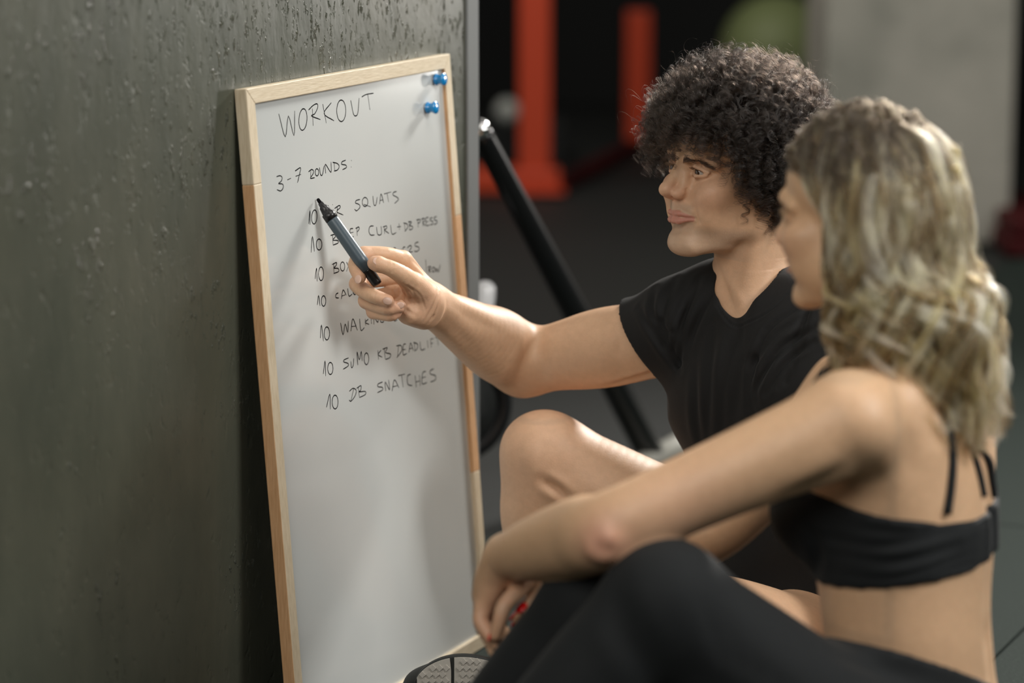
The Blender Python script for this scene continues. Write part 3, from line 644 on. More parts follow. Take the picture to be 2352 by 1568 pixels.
# ------------------------------------------------------------------ the man
man = empty('person', atm(1840, 1460, 3.92)*[1, 1, 0], 'curly haired person in black T-shirt sitting and pointing a marker at the whiteboard', 'person')
mF = nz((-.72, -.70, 0)); mR = np.cross(mF, Z3)
az, tl = math.radians(30), math.radians(5)
fm = nz((-math.cos(az)*math.cos(tl), -math.sin(az)*math.cos(tl), math.sin(tl)))
rm = nz(np.cross(fm, Z3)); um = np.cross(rm, fm); SM = .00099
NT_ = at(1519, 437, 3.86)                       # tip of the nose
OM = NT_-(fm*(124)+um*(-33))*SM
B = Body(); torso = Body()
neckb = atm(1752, 715, 3.93); chest = atm(1814, 950, 3.93); waist = atm(1838, 1210, 3.93); pelv = atm(1905, 1450, 3.93)
RmT = np.array([mR, mF, Z3])
tl_ = nz(neckb-pelv); Rt = np.array([mR, nz(np.cross(tl_, mR)), tl_])
torso.el(chest, (.155, .105, .17), Rt, .05); torso.el(waist, (.135, .10, .15), Rt, .06); torso.el(pelv, (.15, .11, .10), Rt, .05)
torso.el(atm(1770, 845, 3.93), (.15, .085, .09), Rt, .05)
RS = atm(1562, 772, 3.99); LS = atm(1945, 780, 3.84)
torso.chain([neckb+Z3*-.01, RS+Z3*.012], [.062, .050], .04); torso.chain([neckb+Z3*-.01, LS+Z3*.012], [.062, .052], .04)
torso.el(atm(1566, 722, 3.97), (.044, .044, .044), None, .03); torso.el(atm(1660, 672, 3.95), (.038, .038, .036), None, .04)
torso.el(chest+mF*.055+mR*.07+Z3*.03, (.075, .045, .06), Rt, .04); torso.el(chest+mF*.055-mR*.07+Z3*.03, (.075, .045, .06), Rt, .04)
E_ = atm(1203, 832, 4.13); WR = atm(990, 701, 3.955)
upper = Body()
um1 = RS*.42+E_*.58
upper.chain([RS, RS*.62+E_*.38+Z3*.002, RS*.3+E_*.7, E_], [.054, .0545, .0495, .0475], .02)
upper.el(RS*.50+E_*.50+np.array([0, -.012, .004]), (.085, .038, .046), np.array([nz(E_-RS), nz(np.cross(Z3, nz(E_-RS))), nz(np.cross(nz(E_-RS), np.cross(Z3, nz(E_-RS))))]), .03)
fore = Body()
fd = nz(WR-E_); 
fore.chain([E_, E_*.72+WR*.28+Z3*-.002, E_*.42+WR*.58, E_*.12+WR*.88, WR], [.0475, .0500, .0420, .0310, .0275], .02)
fore.el(E_*.72+WR*.28+np.array([.006, 0, .014]), (.055, .03, .034), np.array([fd, nz(np.cross(Z3, fd)), nz(np.cross(fd, np.cross(Z3, fd)))]), .025)
E2 = atm(1995, 1120, 3.80); W2 = atm(1990, 1400, 3.70)
arm2 = Body(); arm2.chain([LS, LS*.5+E2*.5, E2, E2*.6+W2*.4, W2], [.055, .050, .042, .042, .028], .03)
palm2 = W2+nz(W2-E2)*.07; arm2.el(palm2, (.042, .022, .05), None, .02)
for k in range(4): arm2.chain([palm2+mR*(.028-.018*k)+Z3*-.03, palm2+mR*(.030-.019*k)+Z3*-.075+mF*.015, palm2+mR*(.030-.019*k)+Z3*-.10+mF*.03], [.010, .009, .0075], .006)
arm2.chain([palm2+mF*.015, palm2+mF*.05+Z3*-.03, palm2+mF*.062+Z3*-.055], [.013, .011, .009], .008)
neck = Body(); hb = OM+(fm*-18+um*-48)*SM
neck.chain([hb, hb*.45+neckb*.55, neckb-Z3*.02], [.056, .054, .064], .03)
adam = OM+(fm*52+um*-120)*SM
neck.crease([atm(1655, 640, 3.90), atm(1672, 690, 3.90)], .0015, .006)
neck.rc(OM+(fm*-5+um*-52+rm*-55)*SM, neckb+mF*.055-mR*.01, .014, .011, .02)
K1 = atm(1258, 1050, 4.05); H1 = atm(1850, 1400, 4.03); A1_ = atm(1300, 1440, 4.20); H2 = atm(1895, 1545, 3.84); K2 = atm(1470, 1385, 3.66); A2_ = atm(1300, 1575, 3.92)
legs = Body()
legs.chain([H1, H1*.5+K1*.5, K1], [.092, .082, .060], .03)
legs.el(K1+np.array([-.018, -.012, .018]), (.040, .042, .040), None, .03)
legs.chain([K1, atm(1240, 1205, 4.08), A1_], [.058, .055, .036], .03)
legs.chain([H2, H2*.5+K2*.5, K2], [.088, .080, .058], .04); legs.chain([K2, K2*.7+A2_*.3, A2_], [.055, .054, .034], .03)
# right hand, closed on the marker
hand = Body()
H = lambda x, y, d: at(x, y, d)
kn = [H(925, 597, 3.925), H(925, 634, 3.945), H(924, 672, 3.945), H(926, 706, 3.935)]
palmc = H(958, 668, 3.93)
for k_, m_ in enumerate(kn):
    hand.rc(WR+(m_-WR)*.15+np.array([0, 0, 0]), m_, .019, .0135, .012)
hand.rc(WR, H(968, 690, 3.945), .026, .026, .02)
hand.rc(H(975, 720, 3.95), H(940, 718, 3.915), .022, .017, .016)      # heel under the little finger
hand.rc(H(985, 690, 3.94), H(948, 652, 3.893), .021, .0165, .014)     # base of the thumb
fing = {
 'index': ([kn[0], H(885, 585, 3.902), H(836, 585, 3.889), H(816, 607, 3.872), H(826, 637, 3.860)], [.0125, .0112, .0106, .0100, .0088]),
 'middle': ([kn[1], H(870, 640, 3.925), H(822, 652, 3.902), H(851, 676, 3.866), H(890, 691, 3.862)], [.0125, .0115, .0110, .0102, .0088]),
 'ring': ([kn[2], H(880, 680, 3.92), H(842, 690, 3.900), H(888, 707, 3.872), H(918, 703, 3.875)], [.012, .0112, .0106, .0098, .0083]),
 'little': ([kn[3], H(890, 712, 3.912), H(858, 716, 3.898), H(895, 724, 3.880), H(910, 719, 3.880)], [.0112, .0098, .0090, .0085, .0074]),
}
for k_, (pp, rr) in fing.items():
    hand.chain(pp, rr, .0035)
    hand.el(pp[2], (rr[2]*1.08,)*3, None, .004)
TH_ = [H(958, 662, 3.905), H(930, 636, 3.868), H(899, 617, 3.852), H(868, 606, 3.846), H(859, 604, 3.846)]
hand.chain(TH_[:4], [.0165, .0135, .0112, .0100], .006); hand.rc(TH_[3], TH_[4], .0105, .0092, .005)
for a_, b_ in (((1000, 668, 3.925), (968, 640, 3.885)), ((995, 705, 3.925), (960, 690, 3.91)), ((905, 606, 3.842), (902, 624, 3.842)), ((893, 603, 3.838), (889, 619, 3.838))):
    hand.crease([H(*a_), H(*b_)], .0009, .0016)
for k in range(5): hand.crease([H(962+k*8, 664+k*11, 3.893+k*.004), H(972+k*6, 682+k*9, 3.893+k*.004)], .0007, .0012)
hand.crease([H(900, 690, 3.85), H(895, 700, 3.85)], .0006, .0012)
hand.crease([H(1003, 660, 3.93), H(990, 742, 3.925)], .0018, .0022)
hand.crease([H(945, 668, 3.895), H(952, 700, 3.895), H(975, 722, 3.90)], .0018, .004)
for s_ in (torso, upper, fore, arm2, neck, legs, hand): B.p += s_.p
PM, RM = head(B, OM, fm, um, SM, True)
for a_, b_ in (((1245, 1150), (1310, 1130)),): B.crease([atm(a_[0]+30, 1100, 3.97), atm(1305, 1145, 3.97)], .006, .006)
FAST = bool(globals().get('FASTBODY'))
q_ = 2.2 if FAST else 1
hlo, hhi = bounds([OM+(fm*a+rm*b+um*c)*SM for a in (-108, 128) for b in (-86, 86) for c in (-125, 122)], .004)
hlo[2] = neckb[2]-.01
boxes = [(hlo, hhi, .00118*q_), (*bounds([at(795, 560, 3.93), at(795, 765, 3.93), at(900, 700, 3.82), WR, E_, RS*.8+E_*.2], .006), .00135*q_)]
boxes[1][0][1] = min(boxes[1][0][1], E_[1]-.36); boxes[1][1][1] = E_[1]+.06; boxes[1][0][2] = E_[2]-.062; boxes[1][1][2] = boxes[1][1][2]+.01
boxes += [(*bounds([K1, A1_, H1, H2, K2, A2_], .10), .0036*q_), (*bounds([LS, RS, pelv, chest, W2, palm2+(0, 0, -.1)], .13), .005*q_)]
V, Q = skin_mesh(B, boxes)
C = np.tile(np.array([.66, .425, .270]), (len(V), 1))
C = face_col(V, C, PM, RM, SM, True)
for p_ in [fing[k][0][-1] for k in fing]+[fing[k][0][2] for k in fing]+[TH_[-1]]:
    m_ = .45*gauss(V, p_, .014)[:, None]; C = C*(1-m_)+np.array([.66, .34, .24])*m_
m_ = (.3*gauss(V, H(968, 700, 3.91), .035))[:, None]; C = C*(1-m_)+np.array([.66, .38, .27])*m_
m_ = .35*gauss(V, K1, .07)[:, None]; C = C*(1-m_)+np.array([.66, .36, .25])*m_
mb = mesh('body', V, Q, M['skin'], man, True, C)
folds(mb, [([(896, 607), (892, 623)], .0006, .0009), ([(903, 606), (900, 626)], .0006, .0009), ([(910, 607), (909, 622)], .0004, .0008),
 ([(908, 650), (925, 665), (936, 690), (952, 714)], .0012, .0022), ([(916, 647), (936, 666), (950, 700)], .0009, .0018), ([(925, 650), (945, 665), (962, 700)], .0008, .0016),
 ([(935, 655), (955, 672), (972, 705)], .0007, .0016), ([(948, 660), (966, 680), (978, 712)], .0007, .0014), ([(902, 655), (912, 690), (935, 712), (958, 726)], .0014, .0028),
 ([(1004, 668), (996, 700), (975, 738)], .0012, .0022), ([(1012, 672), (1002, 712), (985, 742)], .0008, .0018), ([(842, 678), (848, 690)], .0006, .0010), ([(862, 672), (860, 684)], .0005, .0009),
 ([(870, 676), (866, 688)], .0005, .0009), ([(886, 700), (884, 711)], .0005, .0009), ([(812, 622), (826, 628)], .0005, .0009), ([(806, 612), (812, 604)], .0005, .0009), ([(945, 597), (962, 612), (985, 640)], .0010, .0030),
 ([(930, 612), (952, 612)], .0005, .0012), ([(1250, 760), (1222, 800), (1196, 850), (1190, 890)], .0028, .011), ([(1255, 800), (1250, 860)], .0016, .008), ([(1536, 846), (1480, 862), (1400, 884)], .0030, .0055),
 ([(1545, 858), (1500, 880), (1450, 895)], .0020, .005), ([(1440, 760), (1420, 800), (1425, 850)], .0016, .010), ([(1020, 690), (1080, 730), (1150, 760)], .0014, .008), ([(1010, 715), (1060, 770), (1110, 830)], .0012, .008),
 ([(1246, 1102), (1278, 1122), (1308, 1148)], .0060, .0065), ([(1200, 1000), (1190, 1060), (1205, 1110)], .0018, .012), ([(1652, 625), (1668, 672), (1688, 714)], .0030, .0070), ([(1790, 600), (1770, 640), (1735, 690)], .0016, .009)])
look = nz(fm*1.0+rm*.06-um*.10)
eyes(PM, RM, SM, man, look)
for k_, (tip, ax_, nrm, r_) in {
  'i': (H(822, 641, 3.849), H(826, 650, 3.86)-H(818, 615, 3.872), (-.25, -1, -.1), (.0052, .0068)),
  'm': (H(890, 691, 3.851), H(897, 693, 3.862)-H(860, 680, 3.866), (.1, -1, .05), (.0052, .0066)),
  'r': (H(919, 701, 3.866), H(926, 701, 3.874)-H(892, 707, 3.872), (.1, -1, .1), (.0047, .0058)),
  't': (H(868, 600, 3.837), H(854, 598, 3.846)-H(890, 612, 3.85), (-.1, -.72, .55), (.0058, .0072))}.items():
    a_ = nz(ax_); n_ = np.array(nrm, float); n_ = nz(n_-a_*(n_@a_)); b_ = np.cross(a_, n_)
    blob('nail', tip-n_*.0005, np.array([b_, a_, n_]), (r_[0], r_[1], .0012), M['nail'], man, 10)

# T-shirt
T = Body(torso)
T.chain([RS, RS*.62+E_*.38+Z3*.002, RS*.45+E_*.55], [.054, .0555, .056], .03)
T.chain([LS, LS*.5+E2*.5, LS*.3+E2*.7], [.063, .062, .058], .03)
rf = np.random.RandomState(3)
for k in range(9):      # folds running from the armpit and across the chest
    a0 = RS+mF*.05+Z3*(-.02-.02*k)+mR*-.01; T.crease([a0+np.array([.01*k, -.02, .05]), a0+np.array([.04+.012*k, -.03, -.05])], .0028, .007)
for k in range(7):
    x0 = 1590+k*34; T.crease([atm(x0, 700+rf.rand()*40, 3.85), atm(x0+14, 830, 3.82), atm(x0+10*rf.randn(), 1010, 3.82)], .0035, .009)
for k in range(6): T.crease([atm(1745+k*20, 905-k*10, 3.78), atm(1772+k*14, 840-k*18, 3.78), atm(1880, 770-k*22, 3.80)], .0032, .006)
for k in range(4): T.crease([atm(1480+k*26, 715+k*8, 3.93), atm(1500+k*24, 760, 3.92), atm(1540+k*12, 830, 3.92)], .0026, .007)
hem_n = nz(E_-RS); hem_c = atm(1482, 790, 4.0)
hn = nz((-.74, .30, -.58)); hem2 = nz(E2-LS)
collar = neckb+mF*.035+Z3*.035
def tee(F, ax):
    F = F-.0105
    sx = pl(ax, hn, hn@hem_c); 
    zc = atm(1545, 876, 4.0)[2]
    return np.maximum(F, np.where(((ax[2][None, None, :] > zc) & (ax[0][:, None, None] < atm(1700, 800, 4)[0])) | (ax[0][:, None, None] < atm(1530, 900, 4)[0]), sx, -1))
TB = Body(T)
TB.el(collar-mR*.009, (.060, .060, .062), np.array([mR, nz(mF-Z3*.45), nz(Z3+mF*.45)]), .006, 's')
TB.el(atm(1692, 690, 3.86), (.020, .06, .030), None, .02, 's')
lo, hi = bounds([RS+hem_n*.13, LS, pelv, waist, chest+mF*.1, neckb, E2], .13)
V, Q = skin_mesh(TB, [(lo, hi, .0027*q_)], tee)
tee_o = mesh('t_shirt', V, Q, M['tee'], man, True)
folds(tee_o, [([(1606, 640), (1570, 740), (1562, 850)], .0040, .005), ([(1550, 642), (1522, 720), (1535, 800)], .0034, .006), ([(1502, 662), (1500, 720), (1525, 790)], .0034, .005),
 ([(1645, 655), (1600, 740), (1575, 810)], .0040, .006), ([(1468, 705), (1500, 760), (1552, 835)], .0034, .005), ([(1580, 700), (1556, 760), (1548, 820)], .0030, .004),
 ([(1860, 690), (1765, 760), (1728, 860), (1722, 935)], .0042, .0055), ([(1875, 752), (1795, 800), (1742, 880), (1738, 925)], .0042, .0045), ([(1868, 785), (1798, 840), (1758, 905)], .0036, .0040), ([(1850, 720), (1780, 770), (1742, 830)], .0030, .004),
 ([(1705, 750), (1666, 850), (1655, 1000)], .0036, .009), ([(1640, 745), (1628, 900), (1622, 1025)], .0036, .008), ([(1600, 850), (1600, 950), (1608, 1030)], .0034, .007), ([(1690, 800), (1690, 900), (1680, 990)], .003, .009),
 ([(1640, 690), (1668, 732), (1698, 748), (1765, 716), (1818, 668)], .0016, .0016)], .0052)
cr = [collar+0*mF]
# collar band and sleeve hem follow the cloth edges
S_ = Body(); S_.chain([H1, H1*.52+K1*.48], [.098, .100], .04); S_.chain([H2, H2*.62+K2*.38], [.098, .098], .04); S_.el(pelv, (.165, .125, .11), Rt, .05)
n1 = nz(K1-H1); n2 = nz(K2-H2)
def cut_short(F, ax):
    return F
V, Q = skin_mesh(S_, [(*bounds([H1, K1, H2, K2, pelv], .13), .0045*q_)], lambda F, ax: np.maximum(np.maximum(F, pl(ax, nz(n1+n2), nz(n1+n2)@(H1*.76+K1*.24))), pl(ax, n2, n2@(H2*.86+K2*.14))))
mesh('shorts', V, Q, M['shorts'], man, True)
# collar band laid around the neck opening
bt = bvh(tee_o)
cm = np.array([mR, nz(mF-Z3*.45), nz(Z3+mF*.45)])
# shoe lying on its side, sole towards the camera
shoe_a = nz((-1, .03, .04)); shoe_n = nz((-.12, -1, .12)); shoe_b = nz(np.cross(shoe_n, shoe_a)); shoe_b = shoe_b*np.sign(shoe_b[2]); shoe_n = nz(shoe_n-shoe_a*(shoe_n@shoe_a))
SO = at(1186, 1604, 3.88)
OT = np.array(bez([np.array(p, float) for p in ((0, 0), (.004, .012), (.03, .024), (.09, .033), (.25, .036), (.45, .035), (.62, .046), (.74, .052), (.84, .050), (.92, .041), (.97, .028), (.995, .012), (1, 0))], 8))
def outline(t): return np.interp(t, OT[:, 0], OT[:, 1])       # half widths along the sole, t from heel 0 to toe 1
def sole_pt(t, q, n=0.): return SO+shoe_a*((t-.5)*.285)+shoe_b*(q*outline(t)+.006*math.sin(t*3.1))+shoe_n*n
B3 = Body()
for t in np.linspace(.08, .95, 10):
    w = float(outline(t)); B3.el(sole_pt(t, 0, -.035), (.03, w*.84, .034 if t > .3 else .045), np.array([shoe_a, shoe_b, shoe_n]), .02)
B3.chain([sole_pt(.14, 0, -.05), sole_pt(.10, 0, -.09)], [.042, .040], .02)
sn = shoe_n
V, Q = skin_mesh(B3, [(*bounds([sole_pt(0, 0, -.12), sole_pt(1, 0, 0), sole_pt(.8, 1, 0), sole_pt(.8, -1, 0)], .05), .003*q_)], lambda F, ax: np.maximum(F, pl(ax, sn, sn@sole_pt(.5, 0, -.012))))
shoe = mesh('shoe', V, Q, M['rubber'], man, True)
V, F = [], []; ts = .5-.5*np.cos(np.linspace(0, math.pi, 64)); ring = [(t, 1) for t in ts]+[(t, -1) for t in ts[::-1][1:-1]]
for n_ in (-.014, -.002, 0.0):
    k_ = 1.0 if n_ < 0 else .96
    V += [sole_pt(t, q*k_, n_) for t, q in ring]
m_ = len(ring)
F = [tuple(range(m_))[::-1], tuple(range(2*m_, 3*m_))]+[(r*m_+i, r*m_+(i+1) % m_, (r+1)*m_+(i+1) % m_, (r+1)*m_+i) for r in (0, 1) for i in range(m_)]
fixn(mesh('outsole', V, F, M['rubber'], shoe))
def pad(t0, t1, slant):
    pts = []
    Ta = np.linspace(t0+slant*.281+.004, t1+slant*.281-.004, 26); Tb = np.linspace(t0+slant*.661+.004, t1+slant*.661-.004, 26)
    P_ = []
    for q in np.linspace(.95, -.95, 12): P_.append((t1+slant*(q-.2)**2*.5-.01*max(0, abs(q)-.6), q))
    P2_ = []
    for q in np.linspace(-.95, .95, 12): P2_.append((t0+slant*(q-.2)**2*.5+.01*max(0, abs(q)-.6), q))
    loop = P_+[(t, -.95) for t in Tb[::-1][1:-1]]+P2_+[(t, .95) for t in Ta[1:-1]]
    V = [sole_pt(min(max(t, .015), .99), q, n) for n in (-.001, .0035) for t, q in loop]; k = len(loop)
    F = [tuple(range(k))[::-1], tuple(range(k, 2*k))]+[(i, (i+1) % k, (i+1) % k+k, i+k) for i in range(k)]
    o = fixn(mesh('sole_pad', V, F, M['sole'], shoe)); tag(o, 'pale grey tread pad'); return loop
pads = [(.815, .975, .03), (.55, .800, .03), (.08, .52, .0)]
for a_ in pads: pad(*a_)
lug_me = None; cnt_ = 0
for i in range(-3, 30):
    for j in range(-6, 7):
        t = .10+i*.0322+(.0161 if j % 2 else 0); y_ = j*.0088
        if not 0 < t < 1: continue
        w = float(outline(t)); q = y_/max(w, 1e-4)
        if abs(q) > .90: continue
        sl = lambda s_: s_*(q-.2)**2*.5
        if not any(a+sl(s_)+.019 < t < b+sl(s_)-.017 for a, b, s_ in pads): continue
        p = sole_pt(t, q, .0034)
        if lug_me is None:
            n_ = 16; rr = [.0042*(1+.22*math.cos(4*2*math.pi*k/n_)) for k in range(n_)]
            V = [shoe_a*rr[k]*math.cos(2*math.pi*k/n_)*s_+shoe_b*rr[k]*math.sin(2*math.pi*k/n_)*s_+shoe_n*h_ for h_, s_ in ((0, 1), (.0016, .88)) for k in range(n_)]
            F = [tuple(range(n_, 2*n_))]+[(k, (k+1) % n_, (k+1) % n_+n_, k+n_) for k in range(n_)]
            l0 = fixn(mesh('lug', V, F, M['sole'], shoe)); lug_me = l0; l0.location = p
        else:
            l1 = lug_me.copy(); COL.objects.link(l1); l1.location = p
        cnt_ += 1
# other foot, flat on the floor
def sneaker(ank, dr, parent, name='shoe', m=None):
    dr = nz(np.array(dr)*[1, 1, 0]); b = Body(); a = np.array([ank[0], ank[1], .0])
    b.chain([a+Z3*.11, a+Z3*.05-dr*.01], [.040, .042], .02)
    b.chain([a+Z3*.042-dr*.03, a+Z3*.040+dr*.06, a+Z3*.034+dr*.15, a+Z3*.028+dr*.19], [.036, .040, .040, .026], .02)
    b.chain([a+Z3*.03-dr*.04, a+Z3*.028+dr*.15], [.034, .044], .02)
    V, Q = skin_mesh(b, [(*bounds([a, a+dr*.23, a+Z3*.13-dr*.05], .06), .004)], lambda F, ax: np.maximum(F, pl(ax, Z3, .016, -1)))
    o = mesh(name, V, Q, m or M['rubber'], parent, True)
    V, F = [], []; s_ = np.cross(Z3, dr); n = 28
    for z_ in (.001, .02):
        for k in range(n):
            t = 2*math.pi*k/n; V.append(a+dr*(.073+.142*math.cos(t))+s_*(.047*math.sin(t)*(1+.1*math.cos(t)))+Z3*z_)
    F = [tuple(range(n))[::-1], tuple(range(n, 2*n))]+[(k, (k+1) % n, (k+1) % n+n, k+n) for k in range(n)]
    fixn(mesh('outsole', V, F, M['sole'], o)); return o
sneaker(A1_, (.1, -1, 0), man)

# the man's curls
rh = np.random.RandomState(11)
def curls(n, strands, kpt, P, seed):
    r = np.random.RandomState(seed); out = []; cols = []
    k = 0
    while k < n:
        d = r.randn(3); d /= np.linalg.norm(d); root = np.array([0, -6, 38])+d*np.array([76, 96, 77]); x, y, z = root
        if z < -62: continue
        if y > 55 and z < 46: continue
        if 22 < y <= 55 and z < 36-(55-y)*1.25: continue
        if -18 < y <= 22 and z < -8-(22-y)*.45: continue
        if y <= -18 and z < -50: continue
        k += 1
        nrm = d/np.array([76, 96, 77]); nrm /= np.linalg.norm(nrm)
        front = max(0, (y-30)/60)
        L = r.uniform(66, 88)*(1+.02*front)*(1.0 if z > 20 else .84)*(1-.24*max(0, nrm@np.array([0, -.42, .9])))
        if y > 60 and z < 75: L *= r.uniform(.72, 1.0)
        g = np.array([0, 0, -1])*(.55+.55*front+(.5 if z < 30 else 0)); side = r.randn(3)*.42; side -= nrm*(side@nrm)
        m = 30; s = np.linspace(0, 1, m); core = [root-nrm*3]; v = nrm+side*.6
        for q in range(1, m):
            v = v+(g*1.9+side*.3)/m*(.5+s[q]); v /= np.linalg.norm(v); core.append(core[-1]+v*L/m)
        core = np.array(core)
        t = np.gradient(core, axis=0); t /= np.linalg.norm(t, axis=1)[:, None]
        a = np.cross(t, r.randn(3)); a /= np.linalg.norm(a, axis=1)[:, None]; b = np.cross(t, a)
        R = r.uniform(4.6, 8.2); turns = L/r.uniform(12, 19)*r.choice([-1, 1]); ph = r.uniform(0, 6.3)
        tone = r.uniform(.6, 1.4); ss = np.linspace(0, 1, kpt)
        ci = np.array([np.interp(ss, s, core[:, c]) for c in range(3)]).T; ai = np.array([np.interp(ss, s, a[:, c]) for c in range(3)]).T; bi = np.array([np.interp(ss, s, b[:, c]) for c in range(3)]).T
        for _ in range(strands):
            p2 = ph+r.randn()*.13; R2 = R*(1+.09*r.randn()); of = r.randn(3)*.5; e = np.clip(ss*3.5, 0, 1)*(1+.15*ss)
            an = p2+2*math.pi*turns*ss*(1+.04*r.randn())
            st = ci+(ai*np.cos(an)[:, None]+bi*np.sin(an)[:, None])*(R2*e)[:, None]+of
            out.append(st); cols.append(np.array([.0070, .0045, .0032])*tone*r.uniform(.8, 1.25))
    return np.array(out), np.array(cols)
def push(S):
    m = (S[..., 2] < 14) & (S[..., 1] > -30) & (S[..., 1] < 62) & (np.abs(S[..., 0]) < 69) & (np.abs(S[..., 0]) > 48); S[..., 0] = np.where(m, np.sign(S[..., 0])*69, S[..., 0]); return S
def to_world(S, P, R, s): return P(0, 0, 0)+(S@R)*s
nl, ns = (350, 6) if FAST else (2200, 12)
S1, C1 = curls(nl, ns, 40, PM, 21)
S2, C2 = curls(60 if FAST else 300, 1, 40, PM, 5)      # loose fly-away hairs
ctr = np.array([0, -5, 45]); S2 = ctr+(S2-ctr)*np.linspace(1, 1.16, 40)[None, :, None]
S = to_world(push(np.concatenate([S1, S2])), PM, RM, SM)
hair_obj('hair', S, np.concatenate([np.full(len(S1), .00013 if not FAST else .0003), np.full(len(S2), .00007)]), np.concatenate([C1, C2]), M['hair'], man, 'dark brown tightly curled hair')
def brow(P, R, s, parent, n=620, col=(.02, .013, .009)):
    r = np.random.RandomState(2); out = []
    for q in (-1, 1):
        for _ in range(n):
            t = r.rand(); base = np.array([q*np.interp(t, [0, .5, 1], [9, 30, 51]), np.interp(t, [0, .25, .5, 1], [98.5, 98, 95.5, 78]), np.interp(t, [0, .55, 1], [9.0, 14.0, 5])+r.randn()*2.0*(1-.55*t)])
            d = np.array([q*(.6+.5*t), -.3*t, .45*(1-t)-.40*t])+r.randn(3)*.15; d /= np.linalg.norm(d); L = r.uniform(6, 10)
            u = np.linspace(0, 1, 6)[:, None]; out.append(base+d*u*L+np.array([0, 1.2, 0])*u*(1-u)*2)
        for _ in range(70):     # upper lashes
            t = r.rand(); base = np.array([q*np.interp(t, [0, .5, 1], [19, 31, 43]), np.interp(t, [0, .5, 1], [87.5, 92.2, 85]), np.interp(t, [0, .5, 1], [-1.4, .9, -3.4])])
            u = np.linspace(0, 1, 6)[:, None]; d = np.array([q*(t-.3)*.8, .9, -.15]); out.append(base+d*u*7+np.array([0, 0, 1])*u*u*4)
    S = to_world(np.array(out), P, R, s)
    return hair_obj('eyebrows', S, .00016, np.tile(np.array(col), (len(S), 1)), M['hair'], parent, 'dark eyebrows and lashes')
brow(PM, RM, SM, man)

# ------------------------------------------------------------------ the woman
wom = empty('person', at(2100, 1790, 3.3)*[1, 1, 0], 'blond person in black crop top and leggings sitting with back to the camera', 'person')
wF = nz((-.94, .34, 0)); wR = np.cross(wF, Z3); wL = -wR
wp = at(2095, 1760, 3.33); ww = at(2083, 1440, 3.31); wc = at(2072, 1170, 3.31); wu = at(2040, 1000, 3.31); wn = at(2022, 890, 3.31)
Rw = np.array([wR, wF, Z3]); wt = nz(wn-wp); Rw2 = np.array([wR, nz(np.cross(wt, wR)), wt])
WT = Body()
WT.el(wp, (.165, .115, .12), Rw, .06); WT.el(ww, (.118, .095, .15), Rw2, .06); WT.el(wc, (.132, .102, .12), Rw2, .06); WT.el(wu, (.135, .085, .11), Rw2, .05)
for q in (-1, 1): WT.el(wc+wF*.085+wR*.06*q+Z3*.005, (.056, .052, .052), Rw, .03)
for q in (-1, 1): WT.el(wp-wF*.06+wR*.08*q-Z3*.03, (.085, .08, .09), Rw, .04)
wLS = at(1940, 975, 3.145); wRS = at(1950, 905, 3.46)
WT.chain([wn+Z3*-.012, wLS+wR*.02+Z3*.012], [.045, .036], .05); WT.chain([wn+Z3*-.012, wRS-wR*.02+Z3*.01], [.045, .036], .05)
WT.el(at(2075, 1010, 3.22), (.05, .03, .075), Rw, .05); WT.el(at(2215, 1010, 3.36), (.05, .03, .075), Rw, .05)
sp = [wn-wF*.06, wu-wF*.092, wc-wF*.108, ww-wF*.098, wp-wF*.12+Z3*.03]; WT.crease(sp, .006, .014)
WA = Body()
wE = at(1405, 1212, 3.15); wW = at(1165, 1279, 3.35)
WA.chain([wLS, wLS*.72+wE*.28, wLS*.35+wE*.65, wE, wE*.72+wW*.28, wE*.3+wW*.7, wW], [.053, .0485, .0435, .042, .0455, .0380, .0270], .035)
WA.el(at(1390, 1250, 3.122), (.016, .016, .014), None, .02)
wE2 = at(1650, 1210, 3.42); wW2 = at(1300, 1290, 3.42)
WA.chain([wRS, wRS*.6+wE2*.4, wE2, wE2*.7+wW2*.3, wW2], [.050, .043, .037, .035, .024], .03)
# left hand hanging from the knee
WH = Body()
wk = [at(1112, 1392, 3.37), at(1116, 1398, 3.39), at(1122, 1402, 3.41), at(1130, 1403, 3.428)]
for m_ in wk: WH.rc(wW+(m_-wW)*.25, m_, .0150, .0112, .012)
WH.chain([wW, at(1128, 1322, 3.37), at(1112, 1362, 3.385)], [.0260, .019, .0145], .012)
wf = [([wk[0], at(1105, 1425, 3.365), at(1122, 1455, 3.358), at(1140, 1478, 3.355)], [.0112, .0098, .0090, .0078]),
      ([wk[1], at(1112, 1438, 3.388), at(1128, 1472, 3.378), at(1139, 1502, 3.372)], [.0112, .0098, .0090, .0078]),
      ([wk[2], at(1126, 1440, 3.408), at(1146, 1468, 3.40), at(1158, 1492, 3.392)], [.0108, .0095, .0087, .0075]),
      ([wk[3], at(1142, 1435, 3.428), at(1162, 1456, 3.42), at(1172, 1474, 3.414)], [.010, .0085, .0078, .007])]
for p_, r_ in wf: WH.chain(p_, r_, .004)
wth = [at(1225, 1312, 3.37), at(1196, 1350, 3.35), at(1158, 1392, 3.335), at(1147, 1430, 3.335), at(1137, 1460, 3.34)]
WH.chain(wth, [.0125, .0105, .0098, .0090, .0076], .004)
